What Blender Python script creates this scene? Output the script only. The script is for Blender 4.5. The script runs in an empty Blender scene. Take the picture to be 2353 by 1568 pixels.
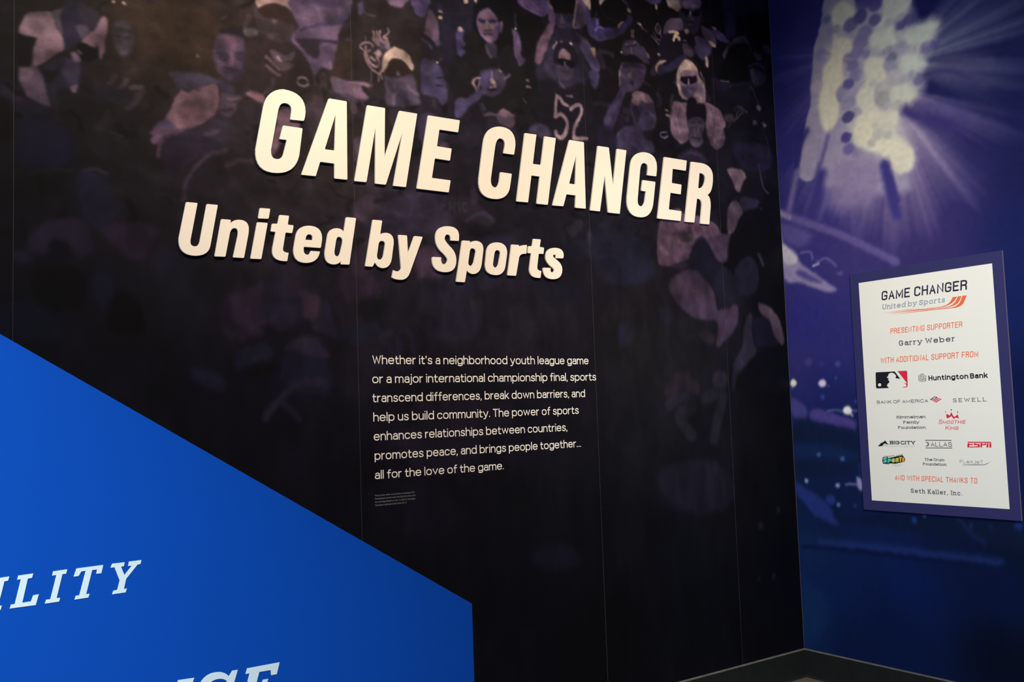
import bpy, math, random
import numpy as np
from mathutils import Matrix, Vector
from mathutils.geometry import delaunay_2d_cdt

random.seed(4)
rng = np.random.default_rng(4)
scene = bpy.context.scene
C = scene.collection
IW, IH = 2353.0, 1568.0

# ------------------------------------------------------------------ camera
F = 2190.2
PITCH, ROLL, YAW = math.radians(4.2008), math.radians(-1.9533), math.radians(35.2989)


def basis():
    cp, sp = math.cos(PITCH), math.sin(PITCH)
    d = np.array([0, cp, sp]); r = np.array([1.0, 0, 0]); u = np.array([0, -sp, cp])
    c, s = math.cos(ROLL), math.sin(ROLL)
    R, U, D = c * r + s * u, -s * r + c * u, d
    X = np.array([math.cos(YAW), math.sin(YAW), 0]); Y = np.array([-math.sin(YAW), math.cos(YAW), 0])
    f = lambda v: np.array([v @ X, v @ Y, v[2]])
    return f(R), f(U), f(D)


CR, CU, CD = basis()


def ray(px, py):
    return F * CD + (px - IW / 2) * CR - (py - IH / 2) * CU


CAM_H = 1.5
_d = ray(1851.5, 1554.2)               # the foot of the corner is the world origin
CAM = -_d * (CAM_H / -_d[2])
cam = bpy.data.cameras.new('camera')
cam.sensor_width = 36.0
cam.lens = 36.0 * F / IW
cam.clip_start = 0.02
co = bpy.data.objects.new('camera', cam); C.objects.link(co)
m = Matrix.Identity(4)
for i in range(3):
    m[i][0], m[i][1], m[i][2], m[i][3] = CR[i], CU[i], -CD[i], CAM[i]
co.matrix_world = m
scene.camera = co

# ------------------------------------------------------------------ exposure, world, lamps
scene.view_settings.view_transform = 'Standard'
scene.view_settings.look = 'None'
scene.view_settings.exposure = 0.0
scene.view_settings.gamma = 1.0
scene.view_settings.use_curve_mapping = False
w = bpy.data.worlds.new('world'); scene.world = w
w.use_nodes = True
w.node_tree.nodes['Background'].inputs[0].default_value = (0.55, 0.65, 1.0, 1)
w.node_tree.nodes['Background'].inputs[1].default_value = 0.10


def lamp(name, kind, loc, aim, energy, color, **k):
    l = bpy.data.lights.new(name, kind)
    l.energy = energy; l.color = color
    for a, b in k.items():
        setattr(l, a, b)
    o = bpy.data.objects.new(name, l); C.objects.link(o)
    o.location = loc
    o.rotation_euler = (Vector(aim) - Vector(loc)).to_track_quat('-Z', 'Y').to_euler()
    return o


WARM = (1.0, 0.80, 0.56)
lamp('track_spot', 'SPOT', (-3.75, -2.0, 4.5), (-3.35, 0, 2.0), 345, WARM, spot_size=math.radians(66), spot_blend=1.0, shadow_soft_size=0.05)
lamp('track_spot', 'SPOT', (-2.3, -1.7, 4.5), (-2.2, 0, 2.0), 285, WARM, spot_size=math.radians(70), spot_blend=1.0, shadow_soft_size=0.05)
lamp('track_spot', 'SPOT', (-0.9, -1.9, 4.5), (-0.95, 0, 2.0), 225, WARM, spot_size=math.radians(66), spot_blend=1.0, shadow_soft_size=0.05)
lamp('wash_light', 'SPOT', (-2.6, -3.2, 4.0), (0, -0.9, 1.4), 570, (1.0, 0.91, 0.75), spot_size=math.radians(70), spot_blend=1.0, shadow_soft_size=0.15)
lamp('cool_fill', 'SPOT', (-4.9, -4.3, 2.9), (0, -1.0, 0.8), 520, (0.74, 0.88, 1.0), spot_size=math.radians(46), spot_blend=1.0, shadow_soft_size=0.3)  # added cool fill to brighten the lower sign and stadium wall
lamp('side_fill', 'AREA', (-5.6, -0.75, 2.3), (-1.8, 0, 2.2), 26, (0.72, 0.85, 1.0), shape='RECTANGLE', size=0.5, size_y=1.2)  # soft fill added to lighten the left sides of the raised letters
lamp('panel_spot', 'SPOT', (-5.2, -3.7, 3.4), (-4.3, -2.75, 1.1), 980, (0.76, 0.92, 1.0), spot_size=math.radians(75), spot_blend=1.0, shadow_soft_size=0.2)

# ------------------------------------------------------------------ materials


def srgb(h):
    h = h.lstrip('#')
    v = np.array([int(h[i:i + 2], 16) for i in (0, 2, 4)]) / 255.0
    return np.where(v <= 0.04045, v / 12.92, ((v + 0.055) / 1.055) ** 2.4)


def mat(name, col, rough=0.6, spec=0.3, noise=None, bump=0.0, bscale=400.0):
    """principled material with a fine procedural grain"""
    mt = bpy.data.materials.new(name); mt.use_nodes = True
    nt = mt.node_tree; N = nt.nodes; b = N['Principled BSDF']
    if isinstance(col, str):
        col = srgb(col)
    b.inputs['Roughness'].default_value = rough
    b.inputs['Specular IOR Level'].default_value = spec
    tc = N.new('ShaderNodeTexCoord')
    ns = N.new('ShaderNodeTexNoise'); ns.inputs['Scale'].default_value = (noise[0] if noise else 90.0)
    ns.inputs['Detail'].default_value = 4.0
    nt.links.new(tc.outputs['Object'], ns.inputs['Vector'])
    mr = N.new('ShaderNodeMapRange')
    a = noise[1] if noise else 0.03
    mr.inputs['To Min'].default_value = 1 - a; mr.inputs['To Max'].default_value = 1 + a
    nt.links.new(ns.outputs['Fac'], mr.inputs['Value'])
    mx = N.new('ShaderNodeVectorMath'); mx.operation = 'SCALE'
    mx.inputs[0].default_value = tuple(float(c) for c in col[:3])
    nt.links.new(mr.outputs['Result'], mx.inputs['Scale'])
    nt.links.new(mx.outputs[0], b.inputs['Base Color'])
    if bump:
        n2 = N.new('ShaderNodeTexNoise'); n2.inputs['Scale'].default_value = bscale; n2.inputs['Detail'].default_value = 3
        nt.links.new(tc.outputs['Object'], n2.inputs['Vector'])
        bp = N.new('ShaderNodeBump'); bp.inputs['Strength'].default_value = bump; bp.inputs['Distance'].default_value = 0.002
        nt.links.new(n2.outputs['Fac'], bp.inputs['Height']); nt.links.new(bp.outputs[0], b.inputs['Normal'])
    return mt


def print_mat(name, rough=0.6, spec=0.08):
    """printed vinyl: ink colours from the mesh, fine dot grain from noise"""
    mt = bpy.data.materials.new(name); mt.use_nodes = True
    nt = mt.node_tree; N = nt.nodes; b = N['Principled BSDF']
    b.inputs['Roughness'].default_value = rough
    b.inputs['Specular IOR Level'].default_value = spec
    at = N.new('ShaderNodeAttribute'); at.attribute_name = 'ink'
    tc = N.new('ShaderNodeTexCoord')
    ns = N.new('ShaderNodeTexNoise'); ns.inputs['Scale'].default_value = 260.0; ns.inputs['Detail'].default_value = 2.0
    nt.links.new(tc.outputs['Object'], ns.inputs['Vector'])
    mr = N.new('ShaderNodeMapRange'); mr.inputs['To Min'].default_value = 0.86; mr.inputs['To Max'].default_value = 1.14
    nt.links.new(ns.outputs['Fac'], mr.inputs['Value'])
    mx = N.new('ShaderNodeVectorMath'); mx.operation = 'SCALE'
    nt.links.new(at.outputs['Color'], mx.inputs[0]); nt.links.new(mr.outputs['Result'], mx.inputs['Scale'])
    nt.links.new(mx.outputs[0], b.inputs['Base Color'])
    return mt


M = {}
M['letter'] = mat('cream_letter_paint', (0.86, 0.82, 0.76), 0.5, 0.3, (60, 0.015), 0.15)
M['vinyl_white'] = mat('white_vinyl', (0.88, 0.87, 0.85), 0.5, 0.2)
M['vinyl_grey'] = mat('grey_vinyl', (0.22, 0.22, 0.25), 0.5, 0.2)
M['seam'] = mat('pale_paper_edge', (0.075, 0.07, 0.075), 0.8, 0.1, (9, 0.95))
M['core'] = mat('dark_wall_board', (0.012, 0.011, 0.014), 0.8, 0.1)
M['mural_l'] = print_mat('crowd_mural_print')
M['mural_r'] = print_mat('stadium_mural_print')
M['base'] = mat('black_rubber_base', (0.009, 0.011, 0.012), 0.5, 0.25, (18, 0.25), 0.1)
M['base_top'] = mat('scuffed_base_edge', (0.085, 0.085, 0.085), 0.5, 0.4, (25, 0.5))
M['carpet'] = mat('brown_grey_carpet', (0.10, 0.085, 0.075), 0.95, 0.05, (120, 0.5), 1.0, 900)
M['blue'] = mat('royal_blue_panel', (0.0015, 0.070, 0.42), 0.6, 0.2, (5, 0.03))
M['blue_edge'] = mat('dark_blue_edge', (0.01, 0.05, 0.25), 0.6, 0.2)
M['ice'] = mat('ice_white_print', (0.82, 0.86, 0.88), 0.6, 0.2)
M['navy_board'] = mat('navy_sign_board', (0.030, 0.030, 0.125), 0.45, 0.3)
M['edge'] = mat('pale_board_edge', (0.16, 0.14, 0.22), 0.5, 0.3)
M['sheet'] = mat('off_white_sheet', (0.84, 0.84, 0.80), 0.6, 0.2, (8, 0.012))
M['ink_navy'] = mat('navy_ink', (0.018, 0.018, 0.050), 0.5, 0.2)
M['ink_black'] = mat('black_ink', (0.012, 0.012, 0.020), 0.5, 0.2)
M['ink_slate'] = mat('slate_ink', (0.055, 0.060, 0.095), 0.5, 0.2)
M['ink_orange'] = mat('orange_ink', (0.84, 0.155, 0.062), 0.5, 0.2)
M['ink_peach'] = mat('peach_ink', (0.86, 0.38, 0.27), 0.5, 0.2)
M['ink_grey'] = mat('blue_grey_ink', (0.30, 0.37, 0.43), 0.5, 0.2)
M['ink_red'] = mat('red_ink', (0.68, 0.025, 0.060), 0.5, 0.2)
M['ink_teal'] = mat('teal_ink', (0.10, 0.55, 0.50), 0.5, 0.2)
M['ink_lime'] = mat('yellow_green_ink', (0.50, 0.58, 0.10), 0.5, 0.2)
M['ink_amber'] = mat('amber_ink', (0.85, 0.38, 0.03), 0.5, 0.2)

# ------------------------------------------------------------------ objects


def link(name, verts, faces, material, parent=None):
    me = bpy.data.meshes.new(name)
    me.from_pydata([tuple(map(float, v)) for v in verts], [], faces)
    me.update()
    for mt in (material if isinstance(material, (list, tuple)) else [material]):
        me.materials.append(mt)
    o = bpy.data.objects.new(name, me); C.objects.link(o)
    if parent:
        o.parent = parent
        o.matrix_parent_inverse = Matrix.Translation(-Vector(parent.location)) if parent.location.length else Matrix.Identity(4)
    return o


def tag(o, label, cat, group=None):
    o['label'] = label; o['category'] = cat
    if group:
        o['group'] = group
    return o


def empty(name, loc=(0, 0, 0)):
    o = bpy.data.objects.new(name, None); C.objects.link(o)
    o.location = loc; o.empty_display_size = 0.1
    return o


def box(name, a, b, material, parent=None):
    x0, y0, z0 = a; x1, y1, z1 = b
    v = [(x0, y0, z0), (x1, y0, z0), (x1, y1, z0), (x0, y1, z0), (x0, y0, z1), (x1, y0, z1), (x1, y1, z1), (x0, y1, z1)]
    f = [(0, 3, 2, 1), (4, 5, 6, 7), (0, 1, 5, 4), (1, 2, 6, 5), (2, 3, 7, 6), (3, 0, 4, 7)]
    return link(name, v, f, material, parent)


class Plane:
    """a wall face: o + s*e + z*up, out = direction towards the viewer"""

    def __init__(self, o, e, out):
        self.o, self.e, self.out = np.array(o, float), np.array(e, float), np.array(out, float)

    def at(self, px, py, off=0.0):
        d = ray(px, py)
        t = ((self.o + self.out * off - CAM) @ self.out) / (d @ self.out)
        p = CAM + t * d
        return ((p - self.o) @ self.e, p[2])

    def p3(self, s, z, off=0.0):
        p = self.o + self.e * s + self.out * off
        return (p[0], p[1], z)


PL = Plane((0, 0, 0), (1, 0, 0), (0, -1, 0))        # mural wall, s runs to the corner at 0
PR = Plane((0, 0, 0), (0, -1, 0), (-1, 0, 0))       # stadium wall, s runs out of the corner
# blue partition: right end placed 2.4 m in front of the camera, turned 54.5 degrees
_a = math.radians(54.5)
_fw = np.array([CD[0], CD[1], 0]); _fw /= np.linalg.norm(_fw)
_h = ray(1087, 1470)
_B0 = CAM + _h * (2.4 / (_h @ _fw)); _B0[2] = 0
_e = np.array([math.cos(_a - YAW), math.sin(_a - YAW), 0])
_o = np.array([_e[1], -_e[0], 0])
if (_B0 - CAM) @ _o > 0:
    _o = -_o
PB = Plane(_B0, _e, _o)


def quad_path(pts, n=7, closed=True):
    """TrueType style outline: (x, y) on curve, (x, y, 1) control point"""
    out = []
    L = len(pts)
    rngi = range(L if closed else L)
    for i in rngi:
        p = pts[i]
        if len(p) == 2:
            out.append((p[0], p[1]))
        else:
            a = pts[i - 1]; b = pts[(i + 1) % L]
            if len(a) == 3:
                a = ((a[0] + p[0]) / 2, (a[1] + p[1]) / 2)
            if len(b) == 3:
                b = ((b[0] + p[0]) / 2, (b[1] + p[1]) / 2)
                last = True
            else:
                last = False
            for k in range(1, n + (1 if last else 0)):
                t = k / n
                out.append(((1 - t) ** 2 * a[0] + 2 * t * (1 - t) * p[0] + t * t * b[0],
                            (1 - t) ** 2 * a[1] + 2 * t * (1 - t) * p[1] + t * t * b[1]))
    return out


def inside(poly, x, y):
    c = False
    j = len(poly) - 1
    for i in range(len(poly)):
        xi, yi = poly[i]; xj, yj = poly[j]
        if (yi > y) != (yj > y) and x < (xj - xi) * (y - yi) / (yj - yi) + xi:
            c = not c
        j = i
    return c


def fill(loops):
    """even-odd triangulation of closed loops -> verts2d, tris (counter-clockwise)"""
    vs = []; ed = []
    for lp in loops:
        b = len(vs)
        vs += [Vector(p) for p in lp]
        ed += [(b + i, b + (i + 1) % len(lp)) for i in range(len(lp))]
    v, e, f, *_ = delaunay_2d_cdt(vs, ed, [], 0, 1e-7)
    tris = []
    for t in f:
        cx = sum(v[i][0] for i in t) / 3; cy = sum(v[i][1] for i in t) / 3
        if sum(inside(lp, cx, cy) for lp in loops) % 2:
            tris.append(tuple(t))
    return [tuple(p) for p in v], tris


def solid(name, plane, loops, off, thick, material, parent=None, bevel=0.0):
    """a plate with outline loops standing off a wall"""
    v, t = fill(loops)
    n = len(v)
    V3 = [plane.p3(s, z, off + thick) for s, z in v] + [plane.p3(s, z, off) for s, z in v]
    nrm = np.cross(plane.e, (0, 0, 1))
    flip = nrm @ plane.out < 0
    front = [tuple(reversed(q)) if flip else q for q in t]
    from collections import Counter
    cnt = {}
    for q in front:
        for i in range(3):
            a, b = q[i], q[(i + 1) % 3]
            cnt[(a, b)] = cnt.get((a, b), 0) + 1
    bd = [(a, b) for (a, b) in cnt if (b, a) not in cnt]
    faces = list(front) + [tuple(n + i for i in reversed(q)) for q in front]
    faces += [(b, a, n + a, n + b) for a, b in bd]
    used = sorted({i for f in faces for i in f}); rm = {k: i for i, k in enumerate(used)}
    return link(name, [V3[i] for i in used], [tuple(rm[i] for i in f) for f in faces], material, parent)


def decal(name, plane, tri_sets, off, material, parent=None):
    """flat print: list of (verts2d, tris) merged in one mesh"""
    V3 = []; Fc = []
    nrm = np.cross(plane.e, (0, 0, 1)); flip = nrm @ plane.out < 0
    for v, t in tri_sets:
        b = len(V3)
        V3 += [plane.p3(s, z, off) for s, z in v]
        Fc += [tuple(b + i for i in (reversed(q) if flip else q)) for q in t]
    return link(name, V3, Fc, material, parent)

# ------------------------------------------------------------------ lettering: stroke skeletons -> outlines


def glyph_table(r):
    """capitals are 100 high, small letters 72; r = height of the round corners"""
    q = 100 - r
    rc = min(r, 24); qc = 100 - rc
    ring = "0,36 ~0,72 31,72 ~62,72 62,36 ~62,0 31,0 ~0,0 0,36"
    return {
        'A': (60, ["0,0 30,100 60,0", "11,32 49,32"], "0,0,B 60,0,B"),
        'B': (58, ["30,54 0,54 0,100 30,100 ~56,100 56,77 ~56,54 30,54", "30,54 ~60,54 60,28 ~60,0 30,0 0,0 0,54"], "0,0,L 0,100,L"),
        'C': (60, [f"60,{qc-0.5} 60,{qc} ~60,100 30,100 ~0,100 0,{q} 0,{r} ~0,0 30,0 ~60,0 60,{rc} 60,{rc+0.5}"], ""),
        'D': (60, [f"30,0 0,0 0,100 30,100 ~60,100 60,{q} 60,{r} ~60,0 30,0"], "0,0,L 0,100,L"),
        'E': (54, ["54,100 0,100 0,0 54,0", "0,52 46,52"], "0,0,L 0,100,L"),
        'F': (54, ["54,100 0,100 0,0", "0,50 46,50"], "0,0,B 0,100,L"),
        'G': (60, [f"60,{qc-2} 60,{qc} ~60,100 30,100 ~0,100 0,{q} 0,{r} ~0,0 30,0 ~60,0 60,{rc} 60,46 34,46"], ""),
        'H': (60, ["0,0 0,100", "60,0 60,100", "0,52 60,52"], "0,0,B 60,0,B 0,100,B 60,100,B"),
        'I': (2, ["1,0 1,100"], "1,0,B 1,100,B"),
        'J': (34, ["34,100 34,22 ~34,0 16,0 ~6,0 0,8"], "34,100,B"),
        'K': (58, ["0,0 0,100", "56,100 2,38", "20,56 58,0"], "0,0,B 0,100,B 56,100,B 58,0,B"),
        'L': (50, ["0,100 0,0 50,0"], "0,0,L 0,100,B"),
        'M': (76, ["0,0 0,100 38,18 76,100 76,0"], "0,0,B 76,0,B 0,100,L 76,100,R"),
        'N': (60, ["0,0 0,100 60,0 60,100"], "0,0,B 0,100,L 60,100,B"),
        'O': (60, [f"0,{q} 0,{r} ~0,0 30,0 ~60,0 60,{r} 60,{q} ~60,100 30,100 ~0,100 0,{q}"], ""),
        'P': (60, ["0,0 0,100 30,100 ~60,100 60,73 ~60,45 30,45 0,45"], "0,0,B 0,100,L"),
        'R': (60, ["0,0 0,100 30,100 ~60,100 60,75 ~60,50 30,50 0,50", "30,50 ~58,50 58,26 58,0"], "0,0,B 0,100,L 58,0,R"),
        'S': (60, ["58,74 58,80 ~58,100 30,100 ~2,100 2,77 ~2,60 30,51 ~60,42 60,24 ~60,0 30,0 ~0,0 0,22 0,26"], ""),
        'T': (60, ["0,100 60,100", "30,100 30,0"], "30,0,B"),
        'U': (60, [f"0,100 0,{r} ~0,0 30,0 ~60,0 60,{r} 60,100"], "0,100,B 60,100,B"),
        'V': (60, ["0,100 30,0 60,100"], "0,100,B 60,100,B"),
        'W': (92, ["0,100 22,0 46,88 70,0 92,100"], "0,100,B 92,100,B"),
        'X': (56, ["0,100 56,0", "0,0 56,100"], ""),
        'Y': (60, ["0,100 30,45 60,100", "30,45 30,0"], "0,100,B 60,100,B 30,0,B"),
        'a': (50, ["6,62 ~14,72 28,72 ~50,72 50,50 50,0", "50,42 26,42 ~0,42 0,21 ~0,0 24,0 ~44,0 50,16"], "50,0,R"),
        'b': (62, ["0,105 0,0", ring], "0,105,L"),
        'c': (56, ["56,58 ~48,72 31,72 ~0,72 0,36 ~0,0 31,0 ~48,0 56,14"], ""),
        'd': (62, ["62,105 62,0", ring], "62,105,L 62,0,R"),
        'e': (62, ["0,38 62,38 ~62,72 31,72 ~0,72 0,36 ~0,0 33,0 ~48,0 57,12"], ""),
        'f': (34, ["36,104 ~14,108 14,84 14,0", "0,68 34,68"], "14,0,B"),
        'g': (62, [ring, "62,72 62,2 ~62,-26 32,-26 ~14,-26 5,-15"], ""),
        'h': (54, ["0,105 0,0", "0,40 ~0,72 28,72 ~54,72 54,42 54,0"], "0,105,L 0,0,B 54,0,B"),
        'i': (2, ["1,72 1,0", "1,101 1,102"], "1,72,L 1,0,B"),
        'j': (8, ["8,72 8,-10 ~8,-28 -8,-26", "8,101 8,102"], ""),
        'k': (50, ["0,105 0,0", "48,72 2,24", "18,40 50,0"], "0,105,L 0,0,B 50,0,B 48,72,B"),
        'l': (2, ["1,105 1,0"], "1,105,L 1,0,B"),
        'm': (92, ["0,72 0,0", "0,40 ~0,72 24,72 ~46,72 46,44 46,0", "46,42 ~46,72 70,72 ~92,72 92,44 92,0"], "0,72,L 0,0,B 46,0,B 92,0,B"),
        'n': (54, ["0,72 0,0", "0,40 ~0,72 28,72 ~54,72 54,42 54,0"], "0,72,L 0,0,B 54,0,B"),
        'o': (62, [ring], ""),
        'p': (62, ["0,72 0,-28", ring], "0,72,L 0,-28,B"),
        'r': (30, ["0,72 0,0", "0,36 ~0,70 30,71"], "0,72,L 0,0,B"),
        's': (48, ["46,60 ~38,72 24,72 ~4,72 4,54 ~4,40 25,37 ~48,33 48,18 ~48,0 24,0 ~8,0 0,12"], ""),
        't': (36, ["12,94 12,20 ~12,0 28,0 ~34,0 38,3", "0,68 34,68"], ""),
        'u': (54, ["0,72 0,30 ~0,0 26,0 ~54,0 54,32", "54,72 54,0"], "0,72,L 54,72,L 54,0,R"),
        'v': (58, ["0,72 29,0 58,72"], ""),
        'w': (88, ["0,72 22,0 44,70 66,0 88,72"], ""),
        'x': (52, ["0,72 52,0", "0,0 52,72"], ""),
        'y': (58, ["0,72 30,0", "60,72 26,-16 ~20,-28 2,-26"], "0,72,B 60,72,B"),
        ',': (4, ["3,2 -2,-14"], ""), '.': (4, ["2,2 2,3"], ""), "'": (4, ["3,100 1,78"], ""),
        '-': (28, ["0,40 28,40"], ""), '1': (18, ["0,86 18,100 18,0"], ""),
        '2': (58, ["2,76 ~2,100 28,100 ~56,100 56,76 ~56,60 2,0 58,0"], ""),
        '3': (58, ["2,100 54,100 26,60 ~58,58 58,30 ~58,0 28,0 ~6,0 0,14"], ""),
        '4': (62, ["40,100 0,28 62,28", "46,60 46,0"], ""),
        '0': (60, ["0,60 0,40 ~0,0 30,0 ~60,0 60,40 60,60 ~60,100 30,100 ~0,100 0,60"], ""),
        ' ': (14, [], ""),
    }


TABLES = {r: glyph_table(r) for r in (20, 28, 46)}


def ppts(s):
    o = []
    for tk in s.split():
        c = tk.startswith('~'); a, b = tk.lstrip('~').split(',')
        o.append((float(a), float(b), 1) if c else (float(a), float(b)))
    return o


def ribbon(pts, hw, cap):
    """quads along an open or closed polyline, mitred"""
    P = [np.array(p, float) for p in pts]
    closed = np.linalg.norm(P[0] - P[-1]) < 1e-6
    if closed:
        P = P[:-1]
    n = len(P)
    L, R = [], []
    for i in range(n):
        a = P[i - 1] if (i or closed) else None
        b = P[(i + 1) % n] if (i < n - 1 or closed) else None
        d0 = (P[i] - a) / np.linalg.norm(P[i] - a) if a is not None else None
        d1 = (b - P[i]) / np.linalg.norm(b - P[i]) if b is not None else None
        p = P[i].copy()
        if d0 is None:
            p -= d1 * cap; d0 = d1
        if d1 is None:
            p += d0 * cap; d1 = d0
        n0 = np.array([-d0[1], d0[0]]); n1 = np.array([-d1[1], d1[0]])
        mm = n0 + n1; mm /= max(np.linalg.norm(mm), 1e-6)
        k = hw / max(mm @ n0, 0.42)
        L.append(p + mm * k); R.append(p - mm * k)
    q = []
    for i in range(n if closed else n - 1):
        j = (i + 1) % n
        q.append([L[i], R[i], R[j], L[j]])
    return q


def union(quads):
    vs = []; fs = []
    tris = []
    for qd in quads:
        qd = [tuple(map(float, p)) for p in qd]
        for t in ((0, 1, 2), (0, 2, 3)):
            p0, p1, p2 = (qd[i] for i in t)
            ar = (p1[0] - p0[0]) * (p2[1] - p0[1]) - (p2[0] - p0[0]) * (p1[1] - p0[1])
            if abs(ar) > 1e-12:
                tris.append([p0, p1, p2] if ar > 0 else [p0, p2, p1])
    for qd in tris:
        b = len(vs); vs += [Vector((float(p[0]), float(p[1]))) for p in qd]
        fs.append(list(range(b, b + len(qd))))
    v, e, f, ov, oe, of = delaunay_2d_cdt(vs, [], fs, 0, 1e-5)
    return [tuple(p) for p in v], [tuple(t) for t, o in zip(f, of) if len(o)]


_cache = {}


def glyph(ch, weight, r, serif, xs):
    key = (ch, weight, r, serif, round(xs, 2))
    if key in _cache:
        return _cache[key]
    tb = TABLES[r]
    wdt, st, sf = tb.get(ch, tb[' '])
    hw = weight / 2
    k = 1 - weight / 100.0
    quads = []
    # strokes keep their thickness while the skeleton is stretched in x
    for s in st:
        pts = [(p[0] * xs, p[1]) for p in quad_path([(a[0], a[1] * k + hw) + tuple(a[2:]) for a in ppts(s)], 5, False)]
        quads += ribbon(pts, hw, hw * 0.98)
    if serif:
        for tk in sf.split():
            x, y, sd = tk.split(','); x = float(x) * xs; y = float(y) * k + hw
            th = hw * 0.62
            yb = y - hw + th if (y < 50 + 0 * k and float(tk.split(',')[1]) <= 0) else y + hw - th
            a = 13 + hw if sd in 'BL' else 0; b = 13 + hw if sd in 'BR' else 0
            quads.append([(x - a, yb - th), (x + b, yb - th), (x + b, yb + th), (x - a, yb + th)])
    quads = [[np.array(p, float) for p in q] for q in quads]
    res = union(quads) if quads else ([], [])
    if ch.isupper() or ch.isdigit():
        res = ([(x, min(max(y, 0.0), 100.0)) for x, y in res[0]], res[1])
    elif ch in 'vw':
        res = ([(x, max(y, 0.0)) for x, y in res[0]], res[1])
    _cache[key] = (res, wdt * xs)
    return _cache[key]


def text_sets(s, s0, s1, z, cap, weight=12, r=46, serif=False, xs=1.0, gap=26, shear=0.0, space=30, smallcaps=1.0):
    """lay a line out between s0 and s1 (plane metres); cap = capital height in metres"""
    # stretch the skeletons (not the strokes) so that the line fills its length
    wsum = fix = 0.0
    for ch in s:
        if ch == ' ':
            fix += space; continue
        small = smallcaps if (smallcaps != 1.0 and ch.islower()) else 1.0
        wsum += TABLES[r].get(ch.upper() if small != 1.0 else ch, (14,))[0] * small
        fix += weight + gap
    fix -= gap
    xs = min(max(((s1 - s0) / (cap / 100.0) - fix) / wsum, 0.25), 1.9)
    items = []; x = 0
    sc0 = 1.0
    for i, ch in enumerate(s):
        sc0 = 1.0
        g = ch
        if smallcaps != 1.0 and ch.islower():
            g = ch.upper(); sc0 = smallcaps
        if ch == ' ':
            x += space; continue
        (v, t), wd = glyph(g, weight / (sc0 if sc0 else 1), r, serif, xs)
        items.append((v, t, x, sc0)); x += wd * sc0 + weight + gap
    total = x - gap
    kx = (s1 - s0) / total
    ky = cap / 100.0
    out = []
    for v, t, x0, sc0 in items:
        out.append(([(s0 + (a * sc0 + x0 + weight / 2 + shear * b * sc0) * kx, z + b * sc0 * ky) for a, b in v], t))
    return out


def text_line(name, plane, s, pl, pr, cap_px, off, material, parent, **k):
    """pl / pr: where the baseline starts and ends on the wall"""
    a = plane.at(*pl, off); b = plane.at(*pr, off)
    z = (a[1] + b[1]) / 2
    if 'fixz' in k:
        z = k.pop('fixz')
    mid = ((pl[0] + pr[0]) / 2, (pl[1] + pr[1]) / 2)
    c = plane.at(mid[0], mid[1] - cap_px, off)[1] - plane.at(*mid, off)[1]
    return decal(name, plane, text_sets(s, a[0], b[0], z, c, **k), off, material, parent)

# ------------------------------------------------------------------ room shell
SEAMS = [-4.9, -3.883, -2.648, -1.412, -0.496, 0.0]
WTOP = 4.0
wl = box('wall_left', (-4.9, 0.004, 0), (0.16, 0.14, WTOP), M['core']); wl['kind'] = 'structure'
wr = box('wall_right', (0.004, -2.6, 0), (0.14, 0.004, WTOP), M['core']); wr['kind'] = 'structure'
fl = link('floor', [(-4.9, -4.6, 0), (0.14, -4.6, 0), (0.14, 0.14, 0), (-4.9, 0.14, 0), (-4.9, -4.6, -0.06), (0.14, -4.6, -0.06), (0.14, 0.14, -0.06), (-4.9, 0.14, -0.06)],
          [(0, 1, 2, 3), (7, 6, 5, 4), (0, 4, 5, 1), (1, 5, 6, 2), (2, 6, 7, 3), (3, 7, 4, 0)], M['carpet'])
fl['kind'] = 'structure'
for s in SEAMS[1:-1]:
    box('seam_line', (s - 0.0045, 0.0006, 0.1), (s + 0.0045, 0.004, WTOP), M['seam'], wl)


def baseboard(name, wallpl, s0, s1):
    """rubber cove base: face, rounded lip, toe"""
    prof = [(0.0, 0.0), (0.017, 0.0), (0.016, 0.004), (0.012, 0.010), (0.011, 0.03), (0.011, 0.1445), (0.0095, 0.148), (0.0, 0.150)]
    V = []; n = len(prof)
    for s in (s0, s1):
        V += [wallpl.p3(s, z, o) for o, z in prof]
    f = [(i, (i + 1) % n, n + (i + 1) % n, n + i) for i in range(n)] + [tuple(range(n)), tuple(reversed(range(n, 2 * n)))]
    o = link(name, V, f, [M['base'], M['base_top']])
    for i in (5, 6):
        o.data.polygons[i].material_index = 1
    o['kind'] = 'structure'
    return o


baseboard('baseboard_left', PL, -4.9, -0.011)
baseboard('baseboard_right', PR, 0.0, 2.6)
cb = box('trim_1', (-0.0008, -0.0024, 0.15), (0.0, 0.0, WTOP), M['seam']); cb['kind'] = 'structure'

# ------------------------------------------------------------------ raised letters on the mural wall


def trace(pts, z, ox, oy, off):
    P = [np.array(PL.at(x / z + ox, y / z + oy, off)) for x, y in quad_path(pts, 8, True)]
    out = []                                  # ease the sharp corners like routed board
    for i in range(len(P)):
        a, p, b = P[i - 1], P[i], P[(i + 1) % len(P)]
        u, v = a - p, b - p; lu, lv = np.linalg.norm(u), np.linalg.norm(v)
        u /= lu; v /= lv
        if u @ v > -0.75:
            r_ = min(0.0038, lu * 0.35, lv * 0.35)
            e0, e1 = p + u * r_, p + v * r_
            for t in (0, 0.33, 0.67, 1):
                out.append(tuple((1 - t) ** 2 * e0 + 2 * t * (1 - t) * (p * 0.85 + (e0 + e1) * 0.075) + t * t * e1))
        else:
            out.append(tuple(p))
    return out


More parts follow.
